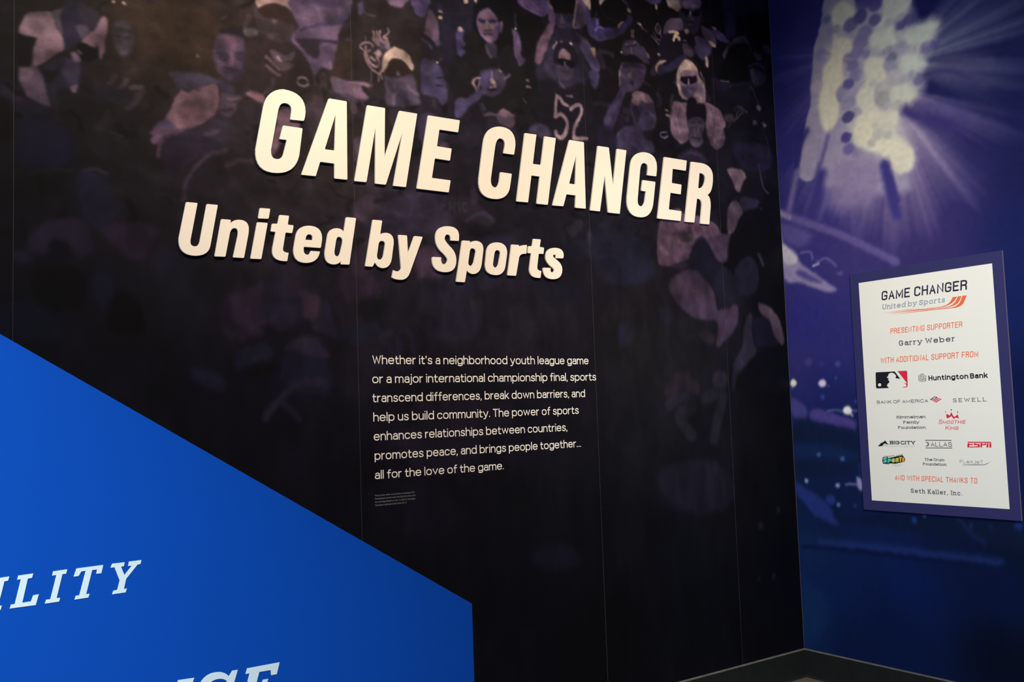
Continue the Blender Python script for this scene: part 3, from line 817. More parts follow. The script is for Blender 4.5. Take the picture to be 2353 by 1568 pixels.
class Print:
    def __init__(self, pl, ss, zs):
        self.pl, self.ss, self.zs = pl, ss, zs
        self.img = np.zeros((len(zs), len(ss), 3))

    def base(self, samples, k=0.22):
        S, Z = np.meshgrid(self.ss[::4], self.zs[::4])
        num = np.zeros(S.shape + (3,)); den = np.zeros(S.shape)
        for px, py, h in samples:
            s, z = self.pl.at(px, py)
            wgt = 1.0 / (((S - s) ** 2 + (Z - z) ** 2 + 0.02) ** 1.6)
            num += wgt[..., None] * hexc(h); den += wgt
        small = num / den[..., None]
        # bilinear back to the full grid
        fi = np.clip(np.arange(len(self.zs)) / 4.0, 0, small.shape[0] - 1.001); fj = np.clip(np.arange(len(self.ss)) / 4.0, 0, small.shape[1] - 1.001)
        i0, j0 = fi.astype(int), fj.astype(int); a = (fi - i0)[:, None, None]; b = (fj - j0)[None, :, None]
        self.img = (small[i0][:, j0] * (1 - a) * (1 - b) + small[i0 + 1][:, j0] * a * (1 - b) + small[i0][:, j0 + 1] * (1 - a) * b + small[i0 + 1][:, j0 + 1] * a * b)

    def win(self, s0, s1, z0, z1):
        a, b = np.searchsorted(self.ss, (s0, s1)); c, d = np.searchsorted(self.zs, (z0, z1))
        return a, b, c, d

    def comp(self, w4, col, cov):
        a, b, c, d = w4
        self.img[c:d, a:b] = self.img[c:d, a:b] * (1 - cov[..., None]) + col * cov[..., None]

    def poly(self, P, col, fe, alpha=1.0):
        P = np.array(P); m_ = fe
        w4 = self.win(P[:, 0].min() - m_, P[:, 0].max() + m_, P[:, 1].min() - m_, P[:, 1].max() + m_)
        a, b, c, d = w4
        if b <= a or d <= c:
            return
        X, Y = np.meshgrid(self.ss[a:b], self.zs[c:d])
        ins = np.zeros(X.shape, bool); dist = np.full(X.shape, 1e9)
        Q = np.roll(P, -1, 0)
        for (x0, y0), (x1, y1) in zip(P, Q):
            if abs(y1 - y0) > 1e-12:
                cr_ = ((y0 > Y) != (y1 > Y)) & (X < (x1 - x0) * (Y - y0) / (y1 - y0) + x0)
                ins ^= cr_
            dx, dy = x1 - x0, y1 - y0; L2 = dx * dx + dy * dy + 1e-15
            t = np.clip(((X - x0) * dx + (Y - y0) * dy) / L2, 0, 1)
            dist = np.minimum(dist, (X - x0 - t * dx) ** 2 + (Y - y0 - t * dy) ** 2)
        sd = np.sqrt(dist) * np.where(ins, 1, -1)
        cov = np.clip(0.5 + sd / (2 * fe), 0, 1); cov = cov * cov * (3 - 2 * cov)
        self.comp(w4, hexc(col), cov * alpha)

    def stroke(self, P, wd, col, fe, alpha=1.0):
        P = np.array(P); m_ = wd / 2 + fe
        w4 = self.win(P[:, 0].min() - m_, P[:, 0].max() + m_, P[:, 1].min() - m_, P[:, 1].max() + m_)
        a, b, c, d = w4
        if b <= a or d <= c:
            return
        X, Y = np.meshgrid(self.ss[a:b], self.zs[c:d]); dist = np.full(X.shape, 1e9)
        for (x0, y0), (x1, y1) in zip(P[:-1], P[1:]):
            dx, dy = x1 - x0, y1 - y0; L2 = dx * dx + dy * dy + 1e-15
            t = np.clip(((X - x0) * dx + (Y - y0) * dy) / L2, 0, 1)
            dist = np.minimum(dist, (X - x0 - t * dx) ** 2 + (Y - y0 - t * dy) ** 2)
        cov = np.clip(0.5 + (wd / 2 - np.sqrt(dist)) / (2 * fe), 0, 1); cov = cov * cov * (3 - 2 * cov)
        self.comp(w4, hexc(col), cov * alpha)

    def rays(self, px, py, col, r0, r1, a0, a1, seed, power=1.6, alpha=0.8, n=90):
        """printed light rays fanning out of a lamp cluster: photo-like angular streaks"""
        s, z = self.pl.at(px, py)
        mpp = abs(self.pl.at(px, py - 10)[1] - z) / 10; mps = abs(self.pl.at(px + 10, py)[0] - s) / 10
        X, Y = np.meshgrid((self.ss - s) / mps, (self.zs - z) / mpp)
        d = np.hypot(X, Y); ang = np.degrees(np.arctan2(Y, X)) % 360
        rg = np.random.default_rng(seed); tb = np.zeros(361)
        for k, w_ in ((n // 3, 0.5), (n, 0.32), (n * 3, 0.18)):
            g = rg.random(k); g = np.append(g, g[0])
            t = np.arange(361) / 360.0 * k; i = np.clip(t.astype(int), 0, k - 1); f = t - i; f = f * f * (3 - 2 * f)
            tb += w_ * (g[i] * (1 - f) + g[i + 1] * f)
        v = np.interp(ang, np.arange(361), tb)
        reach = r0 + (r1 - r0) * (0.35 + 0.95 * v)
        fall = np.clip((reach - d) / np.maximum(reach - r0 * 0.4, 1), 0, 1) ** power
        da = ((ang - a0) % 360) / ((a1 - a0) % 360 + 1e-9)
        win = np.clip(da / 0.12, 0, 1) * np.clip((1 - da) / 0.12, 0, 1) * (da <= 1)
        cov = np.clip(fall * win * (0.30 + 1.1 * v) * alpha, 0, 1)[..., None]
        self.img = self.img * (1 - cov) + hexc(col) * cov

    def draw(self, data, frames):
        """rows: frame kind colour feather(px)[/width(frame px)][*alpha] : x,y x,y ...
        P smooth area, p straight area, L smooth line, B soft spot (x,y,r)"""
        for row in data.strip().splitlines():
            row = row.strip()
            if not row or row[0] == '#':
                continue
            head, body = row.split(':')
            fr, kind, col, par = head.split()
            al = 1.0
            if '*' in par:
                par, al = par.split('*'); al = float(al)
            wd = 0
            if '/' in par:
                par, wd = par.split('/'); wd = float(wd)
            fe = float(par)
            z, ox, oy = frames[fr]
            nums = [tuple(float(q) for q in tk.split(',')) for tk in body.split()]
            m0 = (nums[0][0] / z + ox, nums[0][1] / z + oy)
            c0 = self.pl.at(*m0); c1 = self.pl.at(m0[0], m0[1] - 10)
            mpp = abs(c1[1] - c0[1]) / 10.0            # metres per pixel there
            if kind == 'B':
                for x, y, r in nums:
                    s, zz = self.pl.at(x / z + ox, y / z + oy)
                    R_ = r / z * mpp
                    sx = abs(self.pl.at(x / z + ox + 10, y / z + oy)[0] - s) / 10.0 * r / z
                    ang = np.linspace(0, 2 * math.pi, 14, endpoint=False)
                    self.poly([(s + sx * math.cos(t), zz + R_ * math.sin(t)) for t in ang], col, max(fe * mpp, 1e-4), al)
                continue
            P = [self.pl.at(x / z + ox, y / z + oy) for x, y in nums]
            fm = max(fe * mpp, 1e-4)
            if kind == 'P':
                self.poly(catmull(P, True, 4), col, fm, al)
            elif kind == 'p':
                self.poly(P, col, fm, al)
            elif kind == 'L':
                self.stroke(catmull(P, False, 4) if len(P) > 2 else P, wd / z * mpp, col, fm, al)


def smooth_noise(shape, cell, seed):
    r_ = np.random.default_rng(seed)
    h, w_ = shape[0] // cell + 3, shape[1] // cell + 3
    g = r_.random((h, w_))
    y = np.arange(shape[0]) / cell; x = np.arange(shape[1]) / cell
    i, j = y.astype(int), x.astype(int); a = (y - i)[:, None]; b = (x - j)[None, :]
    a = a * a * (3 - 2 * a); b = b * b * (3 - 2 * b)
    return g[i][:, j] * (1 - a) * (1 - b) + g[i + 1][:, j] * a * (1 - b) + g[i][:, j + 1] * (1 - a) * b + g[i + 1][:, j + 1] * a * b


def warp(img, amp, cell, seed):
    """shift the painting by a small smooth field so that outlines turn irregular"""
    h, w_ = img.shape[:2]
    dy = (smooth_noise((h, w_), cell, seed) - 0.5) * 2 * amp + (smooth_noise((h, w_), max(cell // 3, 2), seed + 1) - 0.5) * amp
    dx = (smooth_noise((h, w_), cell, seed + 2) - 0.5) * 2 * amp + (smooth_noise((h, w_), max(cell // 3, 2), seed + 3) - 0.5) * amp
    y = np.clip(np.arange(h)[:, None] + dy, 0, h - 1.001); x = np.clip(np.arange(w_)[None, :] + dx, 0, w_ - 1.001)
    i, j = y.astype(int), x.astype(int); a = (y - i)[..., None]; b = (x - j)[..., None]
    return img[i, j] * (1 - a) * (1 - b) + img[i + 1, j] * a * (1 - b) + img[i, j + 1] * (1 - a) * b + img[i + 1, j + 1] * a * b


def soften(img, n=1):
    for _ in range(n):
        p = np.pad(img, ((1, 1), (1, 1), (0, 0)), 'edge')
        img = (p[:-2, 1:-1] + 2 * p[1:-1, 1:-1] + p[2:, 1:-1]) / 4
        p = np.pad(img, ((1, 1), (1, 1), (0, 0)), 'edge')
        img = (p[1:-1, :-2] + 2 * p[1:-1, 1:-1] + p[1:-1, 2:]) / 4
    return img


def cloth(img, amp, seed, c=(26, 12, 6)):
    """photographic unevenness: folds and speckle that grow with brightness"""
    h, w_ = img.shape[:2]
    f = sum(k * smooth_noise((h, w_), q, seed + q) for k, q in zip((0.45, 0.33, 0.22), c))
    ridge = 1 - np.abs(smooth_noise((h, w_), c[0], seed + 77) - smooth_noise((h, w_), c[1] + 3, seed + 78)) * 3.0
    lum = img.mean(-1)
    t = np.clip((lum - 0.08) / 0.18, 0, 1)
    g = 1 + amp * ((f - 0.5) * 2.4 + (np.clip(ridge, 0, 1) - 0.5) * 0.5) * (0.45 + 0.55 * t)
    return img * g[..., None]


FR = {'R': (3.92, 1200, 0), 'A': (4.9, 0, 0), 'B': (4.9, 340, 0), 'C': (6.533, 740, 0), 'D': (5.8825, 1020, 0), 'E': (5.6, 1360, 0), 'F': (4.0517, 1200, 240),
      'G': (3.2667, 0, 300), 'H': (4.3558, 1340, 540), 'I': (3.919, 440, 600), 'J': (1, 0, 0),
      'K': (3.9207, 1760, 0), 'Q': (3.7333, 1760, 380), 'M': (3.9214, 1780, 780), 'N': (3.843, 1780, 1160)}

BASE_L = [(60,40,'#110d0e'),(20,200,'#0d0b10'),(20,500,'#08070a'),(20,700,'#08070c'),(150,20,'#15100f'),(250,60,'#30241f'),(330,60,'#38281e'),(420,60,'#3a291d'),(420,140,'#39281c'),(300,150,'#2d201a'),  # brown samples at upper left: warm lamp reflection painted into the ink
 (230,200,'#1f1717'),(150,260,'#151217'),(60,300,'#0c0c12'),(300,250,'#211920'),(330,330,'#1b1518'),(200,400,'#110f12'),(100,420,'#0c0b0f'),(200,500,'#15121c'),(330,470,'#17131a'),(450,450,'#221a20'),
 (560,420,'#261d24'),(380,600,'#121019'),(250,650,'#0e0d14'),(480,680,'#15131c'),(120,760,'#0c0b13'),(350,850,'#0c0b13'),(500,900,'#0d0b14'),(620,980,'#0e0c15'),(800,1150,'#0b0a12'),
 (540,60,'#2c1f1c'),(600,140,'#2b2020'),(700,260,'#2c2026'),(560,340,'#2a2026'),(760,330,'#2f221d'),(800,60,'#251b1b'),(900,60,'#2a2022'),(780,420,'#2e2527'),(700,480,'#271e25'),(900,460,'#2b222f'),(980,130,'#201b26'),
 (1080,150,'#17141a'),(1180,200,'#131016'),(1250,120,'#17131c'),(1180,60,'#131017'),(1400,100,'#100d13'),(1500,180,'#110e15'),(1100,330,'#1d1824'),(1000,220,'#231c28'),(1400,250,'#15111b'),(1600,130,'#131019'),(1700,150,'#0c0b13'),(1740,60,'#121021'),
 (1750,280,'#0f0e1b'),(1700,380,'#15121d'),(1760,500,'#0c0b13'),(1780,700,'#07070c'),(1800,900,'#07070d'),(1150,470,'#1d1822'),(1300,520,'#1c1824'),(1420,420,'#191522'),(1400,560,'#1a1723'),(1480,640,'#191419'),(1650,700,'#1a1620'),
 (900,600,'#2c2330'),(1000,680,'#1f1a24'),(850,720,'#1d1821'),(1150,720,'#1b1721'),(1300,700,'#1a161d'),(700,620,'#1d1722'),(750,800,'#15121b'),(650,900,'#11101b'),(900,950,'#15121d'),(1100,880,'#17141c'),(1300,900,'#141218'),(1200,1000,'#13111c'),
 (1450,780,'#1c1819'),(1550,850,'#1d1a1e'),(1500,1000,'#121117'),(1650,1000,'#0f0e16'),(1000,1200,'#100e19'),(1200,1150,'#0c0b10'),(1400,1200,'#0b0a10'),(1600,1150,'#100e15'),(1750,1100,'#09090e'),(1000,1300,'#0d0b12'),(1200,1400,'#0a0910'),(1400,1450,'#07070a'),(1600,1400,'#080910'),(1750,1400,'#07070d'),(1550,1250,'#0a0b14'),(1800,1300,'#060611')]

PAINT_L = """
# far left: man in a pale shirt
B P #221a2c 8/0 : 0,0 30,0 40,20 0,20
A P #251e30 6 : 740,-20 870,10 1000,60 1080,200 1040,330 900,460 820,520 740,560 710,500 700,250
A P #2e252e 5 : 880,40 1000,70 1120,180 1060,300 1000,360 930,300 880,180
A P #6e5156 2 : 210,345 250,240 295,160 350,142 450,130 580,135 630,290 690,390 715,480 700,570 540,680 440,740 370,745 362,620 378,480 420,432 300,408 230,385
A P #6b4c54 3*0.6 : 380,480 500,420 640,450 700,540 560,640 440,700
A P #463a42 3 : 580,130 690,95 722,72 690,170 690,290 705,380 650,320 610,230
A P #4f3a46 3 : 215,750 330,735 400,730 470,850 520,1000 580,1205 480,1180 330,1110 250,1000 210,880
A P #6a4c54 4*0.5 : 230,760 330,740 380,850 300,900 230,880
A P #0d0b10 5 : 210,400 330,430 400,450 370,560 370,700 320,750 215,730 180,600
A P #262030 5*0.8 : 480,760 560,700 700,640 820,700 900,760 880,900 860,1050 790,1000 650,1000 620,1170 560,1050 500,880
A P #120f14 5 : 490,780 600,790 690,720 640,850 560,940 500,900
A P #3d3346 6*0.7 : 760,660 900,700 890,880 840,1000 740,900 720,780
A P #5e454e 2 : 780,990 850,1050 866,950
A P #7a5560 2.5 : 1140,190 1210,230 1190,480 1160,640 1115,640 1100,500 1045,530 910,465 1060,330
A P #4a3c48 3 : 860,290 960,290 1010,360 930,430 880,380
A P #0b0a0d 3 : 870,500 950,480 1050,540 1105,560 1110,660 950,690 880,600
A P #5e4556 3 : 800,600 850,590 890,640 900,690 850,700 815,660
A L #6a6064 2/20 : 880,570 910,600
A P #3a3036 5 : 1290,260 1380,230 1450,270 1515,420 1490,560 1410,635 1330,590 1265,450
A P #2b2228 4 : 1280,300 1380,310 1470,330 1480,370 1380,360 1290,370
A L #2c222a 3/30 : 1300,400 1350,410
A L #2c222a 3/30 : 1400,430 1450,420
A L #4b3a4c 4/40 : 1350,600 1410,590
A B #c3a596 1.5 : 1272,14,16 1390,32,16 1405,45,12
A B #5a4a44 2 : 2222,626,18
A P #33272c 5 : 1230,900 1280,810 1320,860 1260,960
A L #3e3034 4/60 : 1330,1000 1380,970 1430,900
A L #443539 3/50 : 1480,990 1590,975
A P #231d26 8 : 1050,900 1200,950 1350,1000 1450,1020 1500,1100 1400,1200 1250,1150 1100,1100
A P #181421 8 : 0,860 120,900 240,1050 350,1130 560,1230 520,1290 300,1300 100,1200 0,1120
A P #2a2029 6*0.7 : 0,950 60,970 150,1050 250,1120 200,1150 60,1090 0,1050
A P #0a090c 6 : 0,1100 150,1250 120,1568 0,1568
A P #131220 10 : 200,1350 500,1330 700,1400 720,1568 250,1568
A L #0b0a0d 4/50 : 80,950 180,1050 240,1060
# bald shoulder man with glasses
B P #3e3344 4 : 240,815 420,810 620,830 760,890 800,950 640,980 380,1010 300,920
B P #745059 2 : 370,1005 430,1030 480,1010 600,985 760,955 800,1050 790,1200 745,1300 620,1390 480,1450 300,1440 190,1380 210,1300 290,1150
B P #6a4850 6*0.7 : 300,1250 500,1200 680,1150 760,1200 620,1380 420,1440 280,1400
B P #4b3a50 4 : 60,1480 110,1380 210,1340 320,1440 300,1480 200,1500 80,1530
B P #5a4050 3 : 50,1540 200,1490 300,1450 420,1460 480,1450 260,1540 180,1600 50,1620
B L #34273a 2/24 : 400,1010 460,1030 480,1010
B L #4a333e 2/22 : 520,1000 590,1010
B P #2f2333 10*0.8 : 420,1460 640,1390 780,1260 900,1300 950,1568 300,1568
B P #231a20 5 : 790,370 850,310 1000,290 1120,370 1160,520 1120,700 1050,520 930,400
B P #4a3748 5 : 790,390 950,400 1080,440 1125,560 1100,720 1060,830 960,910 860,880 775,770 735,600 748,480
B P #70495c 8*0.8 : 850,410 930,400 1000,450 970,560 900,520
B P #3a2b3c 5 : 780,580 870,580 900,640 860,680 800,660
B P #3a2b3c 5 : 980,590 1090,590 1080,670 1010,680
B L #5a4258 2/10 : 790,620 820,690 870,690
B L #6f4c5e 4/45 : 935,620 945,700 920,740
B P #5e4258 6*0.8 : 790,680 870,700 860,760 800,740
B L #2e2230 3/24 : 860,760 940,790 1010,790
B L #33263a 3/20 : 870,820 960,810
B P #2c2130 8*0.8 : 1030,600 1130,600 1110,800 1000,920 960,860 1040,760
B P #362a3a 6 : 790,880 900,920 980,1000 940,1060 820,1020
B P #43323f 4 : 820,1060 900,1060 1040,1090 1030,1140 960,1130 1000,1180 960,1290 860,1310 790,1230
B L #5c434c 2.5/26 : 900,1110 1030,1125
B L #57404a 2.5/26 : 880,1180 980,1185
B L #2b2028 3/30 : 830,1240 960,1240
B L #6d5058 2/14 : 970,1220 985,1250
B P #734d56 3 : 1110,1070 1150,1020 1230,1030 1310,1080 1310,1160 1230,1140
B P #2a1f25 7 : 1020,1130 1200,1130 1290,1200 1240,1400 1000,1500 920,1400 980,1250
B P #5b4455 6*0.6 : 640,1490 800,1450 780,1500 660,1540
# dark capped man
B P #5a4d52 3 : 1080,320 1240,340 1225,400 1150,425 1090,390
B P #2a1e20 8 : 1100,450 1260,420 1400,470 1650,480 1800,620 1870,800 1860,1000 1500,1000 1250,1050 1120,950
B P #3f3138 5 : 1200,80 1240,90 1250,250 1300,370 1240,330
B P #3a2c30 4 : 1235,150 1400,180 1640,260 1655,350 1610,430 1500,480 1380,450 1290,350 1255,260
B P #a57d77 2 : 1240,-30 1630,-30 1625,110 1560,90 1500,50 1420,38 1340,45 1240,88
B P #33211d 3 : 1250,105 1300,60 1420,38 1510,58 1600,120 1690,235 1620,270 1450,215 1330,200 1275,170
B L #7a5d60 1.5/10 : 1250,85 1330,45 1420,34 1510,55 1600,115 1670,200
B B #6b5858 5 : 1430,240,26
B P #4b3a40 5*0.7 : 1360,380 1480,370 1500,410 1400,430
B P #4a3a46 3 : 1370,580 1420,560 1500,610 1570,625 1655,570 1640,640 1600,690 1450,690 1400,640
B L #9a737a 2/30 : 1460,640 1500,685
B L #6b4d56 3/30 : 1335,640 1390,690 1470,780
B L #5b434c 3/34 : 1340,740 1400,800 1480,850
B P #5a434a 4*0.6 : 1390,690 1560,700 1640,740 1540,800 1420,740
B L #957680 2/24 : 1690,890 1720,870 1770,882 1795,915
B L #957680 2/24 : 1680,928 1710,955 1760,966 1800,945
B P #3c3136 4 : 1400,880 1440,920 1400,1010 1300,1060 1290,1040 1380,960
# big purple jersey
B P #5c4560 4 : 1620,-20 2270,-20 2305,100 2200,250 2145,400 2120,560 2075,785 1960,760 1890,860 1880,960 1855,830 1750,600 1640,500 1615,400 1690,300 1640,170
B P #6d5066 8*0.6 : 1700,150 1900,120 2060,150 1980,230 1760,230
B P #6d5068 6*0.6 : 1950,330 2130,320 2110,430 1980,420
B P #493a62 6*0.7 : 1900,250 2180,180 2270,60 2290,140 2190,250 1980,290
B P #3b2c48 6*0.7 : 1700,20 1900,60 2100,80 2250,20 2250,-20 1700,-20
B P #2a1f2a 4 : 1650,440 1750,430 1850,430 2000,450 2125,455 2115,490 1950,490 1930,640 1860,650 1760,560
B L #40324c 4/30 : 1720,340 1850,300 2000,270 2200,260
B L #8a6a78 3/18 : 2050,700 2062,770
B P #44363f 5 : 2065,870 2200,890 2360,950 2360,1100 2250,1130 2120,1020
B P #4a3b4e 4 : 2220,1070 2290,1060 2360,1100 2360,1160 2260,1160
# bear jersey
C L #241b1b 4/90 : 490,-20 490,300 500,700 515,1200
C P #2b2124 5 : 540,180 650,200 800,250 1000,140 1100,110 1200,80 1320,60 1380,220 1500,265 1560,310 1530,560 1500,760 1490,1100 1480,1300 1200,1500 900,1500 620,1300 540,1220
C P #33251d 12*0.7 : 240,700 440,700 440,1180 160,1150
C P #4b3a58 4 : 530,60 620,20 640,150 560,240
C P #2e2226 4 : 640,20 990,30 1040,110 940,210 800,250 700,220 640,150
C L #5a4a4a 2/14 : 630,165 700,220 800,245
C P #7b5a74 3 : 985,-20 1290,-20 1240,60 1190,115 1100,110 1020,70
C P #5d4676 3 : 1340,-20 1610,-20 1590,150 1555,240 1500,255 1420,220 1370,130
C P #45324a 5*0.5 : 700,-20 1000,-20 980,30 720,20
C P #705268 3 : 1610,130 1700,220 1755,390 1760,590 1690,620 1620,580 1530,520 1560,340
C P #55426c 4 : 1650,600 1830,640 1760,690 1690,690
C L #1e1a22 3/70 : 1520,540 1640,620 1700,760 1740,930
C L #4b3d5c 3/34 : 1510,600 1580,640 1640,720
C P #473c5e 4 : 1500,900 1640,930 1780,1000 1820,1160 1870,1300 1885,1500 1800,1568 1700,1450 1510,1370
C L #1b1620 3/22 : 1720,1170 1800,1160
C L #1b1620 3/22 : 1720,1280 1800,1290
C L #a37d80 1.5/22 : 700,630 640,640 590,670 580,715 635,765 645,850 690,960 735,1030 830,1090 850,1140 840,1220
C L #9b767c 1.5/22 : 650,640 720,640 760,690 715,780
C L #9b767c 1.5/30 : 665,690 685,850 740,960 825,1005 865,950 825,865
C L #a37d80 1.5/26 : 765,470 780,540 770,600
C L #a37d80 1.5/22 : 822,470 828,580
C L #a37d80 1.5/26 : 875,465 860,530 890,590
C L #8f7078 1.5/12 : 645,540 655,610
C L #8f7078 1.5/12 : 740,1040 735,1230
C L #a37d80 1.5/20 : 880,1090 895,1190
C L #a37d80 1.5/24 : 985,430 990,500 920,555 985,575
C L #a37d80 1.5/16 : 960,600 990,620 1010,715
C P #8a6a76 4*0.8 : 760,590 850,570 940,600 1000,640 990,740 900,720 820,680
C P #9a7478 3*0.9 : 780,800 850,750 900,800 860,860
C L #9a7478 2/34 : 740,860 800,920
C P #3a2d44 3*0.9 : 880,640 950,690 930,760 880,740
C P #2a2030 3 : 730,720 790,700 820,760 760,780
C P #3a2f3c 5*0.8 : 860,900 920,940 900,1020 840,1030
C L #a88080 1.5/26 : 850,1110 900,1060 940,960 1000,860
C P #2b1e1c 3 : 925,1110 960,1010 1000,920 1060,870 1150,870 1240,940 1300,1020 1360,1060 1300,1140 1180,1160 1000,1140
C P #b59284 2 : 900,930 930,820 1010,740 1100,708 1220,750 1310,830 1355,930 1385,1000 1360,1070 1300,1010 1240,930 1180,890 1110,870 1040,890 990,960 960,1040 910,1080
C P #c09c88 6*0.6 : 960,820 1100,740 1240,800 1300,880 1180,830 1060,820
C P #4e3f50 5 : 930,1120 1000,1150 1180,1170 1350,1120 1400,1200 1425,1350 1450,1450 1440,1580 1000,1580 960,1350
C B #5e5050 3 : 1150,1110,34
C P #3a2f44 5 : 1150,1380 1230,1350 1290,1450 1260,1580 1120,1580
C L #6b5266 4/50 : 1090,1300 1080,1450 1070,1570
C L #6b5266 4/50 : 1290,1300 1360,1380 1440,1430
C P #372c38 4*0.8 : 970,1180 1100,1330 1060,1400 980,1290
C P #66495c 4 : 150,1160 350,1210 520,1220 640,1240 765,1280 700,1310 600,1290 630,1380 700,1470 620,1500 500,1470 380,1410 180,1370
C P #4c3d4c 5*0.8 : 150,1160 300,1200 340,1380 180,1370
C L #7d5c70 3/30 : 420,1230 600,1260 700,1285
C L #5b4560 3/24 : 560,1480 620,1568
# dark man with letter shirt
C P #201c2c 6 : 1600,100 1750,10 2100,-20 2360,-20 2350,500 2050,450 2010,800 1960,1000 1800,900 1760,400 1690,220
C P #262a48 5 : 1730,40 1800,60 1800,140 1740,130
C p #c8a090 1.2 : 1740,152 1802,172 1802,196 1740,184
C p #c8a090 1.2 : 1742,235 1800,240 1802,286 1748,278
C p #cfa78f 1.2 : 2112,-20 2192,-20 2190,48 2132,56
C p #cfa78f 1.2 : 2262,-20 2335,-20 2333,64 2318,58
C P #473b66 4 : 2030,440 2080,420 2150,480 2125,590 2155,660 2085,690 2145,790 2080,835 2035,800 2015,600
C B #a27b86 2 : 2070,445,30 2095,470,20
C B #e0c8b8 1 : 1742,943,13
# dark-haired woman
D P #121015 5 : 420,40 560,-20 720,-20 800,60 850,250 850,450 800,640 740,660 500,640 440,480 380,420 400,200
D P #1b171c 8 : 240,450 450,450 560,700 700,790 860,600 960,760 1060,900 1080,1300 900,1500 400,1350 150,1330 60,1000 130,760 200,760
D P #3d3248 4 : 560,580 700,590 712,760 640,785 570,700
D L #6a5a66 3/22 : 560,620 600,700 640,770
D P #6e506b 3 : 455,200 500,145 600,115 680,180 720,260 742,350 735,450 700,545 640,585 570,560 510,490 462,400 440,310
D P #7d5c72 6*0.7 : 500,170 600,140 680,220 600,250 500,240
D P #8c6c74 5*0.9 : 490,320 550,330 600,380 560,420 500,380
D P #85666f 5*0.9 : 610,330 690,340 660,400 610,390
D P #54406a 5*0.7 : 690,300 742,330 735,460 690,540 660,500 700,420
D P #2c2038 3 : 465,255 560,265 550,300 490,300
D P #2c2038 3 : 600,265 710,270 705,310 620,305
D L #9b7880 2.5/26 : 578,300 580,385
D P #4a364a 3 : 540,400 640,395 640,425 560,425
D P #3b2538 3 : 535,452 600,445 665,462 600,478 550,470
D P #8c6a80 4*0.7 : 550,500 660,500 640,560 580,550
D P #6b5070 3 : 760,300 800,310 790,420 750,430
D L #3a3340 3/26 : 960,190 975,360
D B #d8c0b4 1.2 : 972,385,14
D P #5c4365 3 : 925,390 1000,450 1040,600 1048,760 1105,820 1030,895 1000,850 955,740 940,560
D P #463a62 4 : 178,400 260,440 265,540 290,600 240,650 290,690 240,750 185,720 170,560
D B #b28a90 2 : 215,400,34
D P #3b3044 4 : 480,990 640,920 780,960 840,1060 830,1160 720,1290 620,1310 500,1200
D P #4b3c66 4*0.8 : 520,1000 620,970 640,1100 560,1180 500,1120
D L #97747c 2/30 : 490,1060 430,1060 395,1110 420,1180 440,1240
D L #866878 2/24 : 480,1100 460,1180 470,1240
D L #8c6c84 2/16 : 640,965 652,1060
D P #a57e74 2.5 : 625,1080 660,1070 700,1120 690,1150 640,1130
D L #8a6a70 2/30 : 620,1180 700,1170
D P #1a1522 3 : 590,1200 720,1210 680,1240 610,1230
D L #524458 3/22 : 520,1400 560,1480
D L #5a4a62 3/30 : 820,1070 890,1010
D L #9c8a80 2/14 : 740,940 770,970
D P #473b5c 4 : 160,1340 300,1330 400,1270 500,1200 570,1240 450,1370 330,1440 250,1568 150,1568
D p #97717c 1.5 : 1098,1070 1150,1085 1158,1116 1105,1100
D p #97717c 1.5 : 1108,1148 1170,1160 1186,1197 1112,1185
D L #4a4650 2/20 : 1070,1330 1110,1390
D L #4b3d52 2/14 : 480,1400 560,1568
D P #70505c 3 : 740,1568 790,1470 900,1530 960,1568
D P #5e4852 3 : 540,1568 600,1520 700,1540 690,1568
D P #5b4170 3 : 1030,-20 1410,-20 1440,110 1380,200 1300,225 1150,145 1050,90 1008,40
D L #85627c 2.5/16 : 1050,40 1120,120 1290,200
D L #8d6c94 2/9 : 1180,20 1280,130
D P #6f4f6c 5*0.6 : 1040,0 1180,-10 1150,60 1050,50
# raised arms and clapping
D P #2b2438 7 : 1240,870 1350,860 1400,600 1500,480 1800,460 1880,700 1960,1000 1900,1120 1700,1300 1480,1250 1300,1200
D P #383048 6*0.8 : 1350,820 1450,600 1520,560 1560,900 1500,1080 1400,1000
D P #372c4c 4 : 1500,160 1720,170 1755,250 1745,380 1680,470 1600,440 1530,350
D P #5e4c68 4*0.8 : 1570,250 1620,240 1640,360 1590,380
D L #7a6a7c 2/16 : 1592,200 1600,240
D P #221a30 3 : 1580,320 1640,330 1630,350 1590,345
D P #0d0b10 3 : 1420,-20 1770,-20 1760,150 1700,185 1500,170 1450,90
D P #5e4768 3 : 1395,-20 1425,20 1480,120 1505,260 1500,350 1440,330 1400,150
D L #8d6b76 2/22 : 1410,0 1420,60 1455,110
D P #694a60 3 : 1425,325 1500,380 1430,540 1370,720 1310,860 1230,840 1240,700 1270,560 1350,430
D P #785464 5*0.6 : 1430,400 1460,420 1330,740 1260,760
D P #6a4f70 3 : 1790,-20 1900,-20 1960,120 1960,300 1800,400 1750,370 1740,280 1770,150
D L #b0877e 2/26 : 1795,20 1775,150 1750,300 1760,370
D P #53406a 3 : 1780,430 1900,530 2000,640 2080,800 2110,930 2060,985 1980,900 1900,760 1830,600
D P #463a62 4 : 1960,960 2060,960 2100,1040 2060,1200 1990,1130
D P #b78f7a 3 : 1985,650 2040,660 2055,740 2030,760
D P #4a3b68 3 : 1930,60 1980,130 2000,290 2110,340 2200,390 2360,350 2360,480 2200,540 2080,550 1970,480 1930,300
D L #75609a 2.5/22 : 2050,400 2080,360 2150,380
D P #5a4a78 3 : 2050,300 2080,230 2110,260 2100,340 2050,350
D P #0d0b12 5 : 1990,-20 2360,-20 2360,330 2180,370 2110,330 2110,240 2070,210 2010,260
D P #c09a88 2 : 1870,-20 1970,-20 1985,130 1940,90
D p #c09a88 1.5 : 2100,-20 2190,-20 2110,62
D L #6a6474 2/16 : 2065,165 2062,205
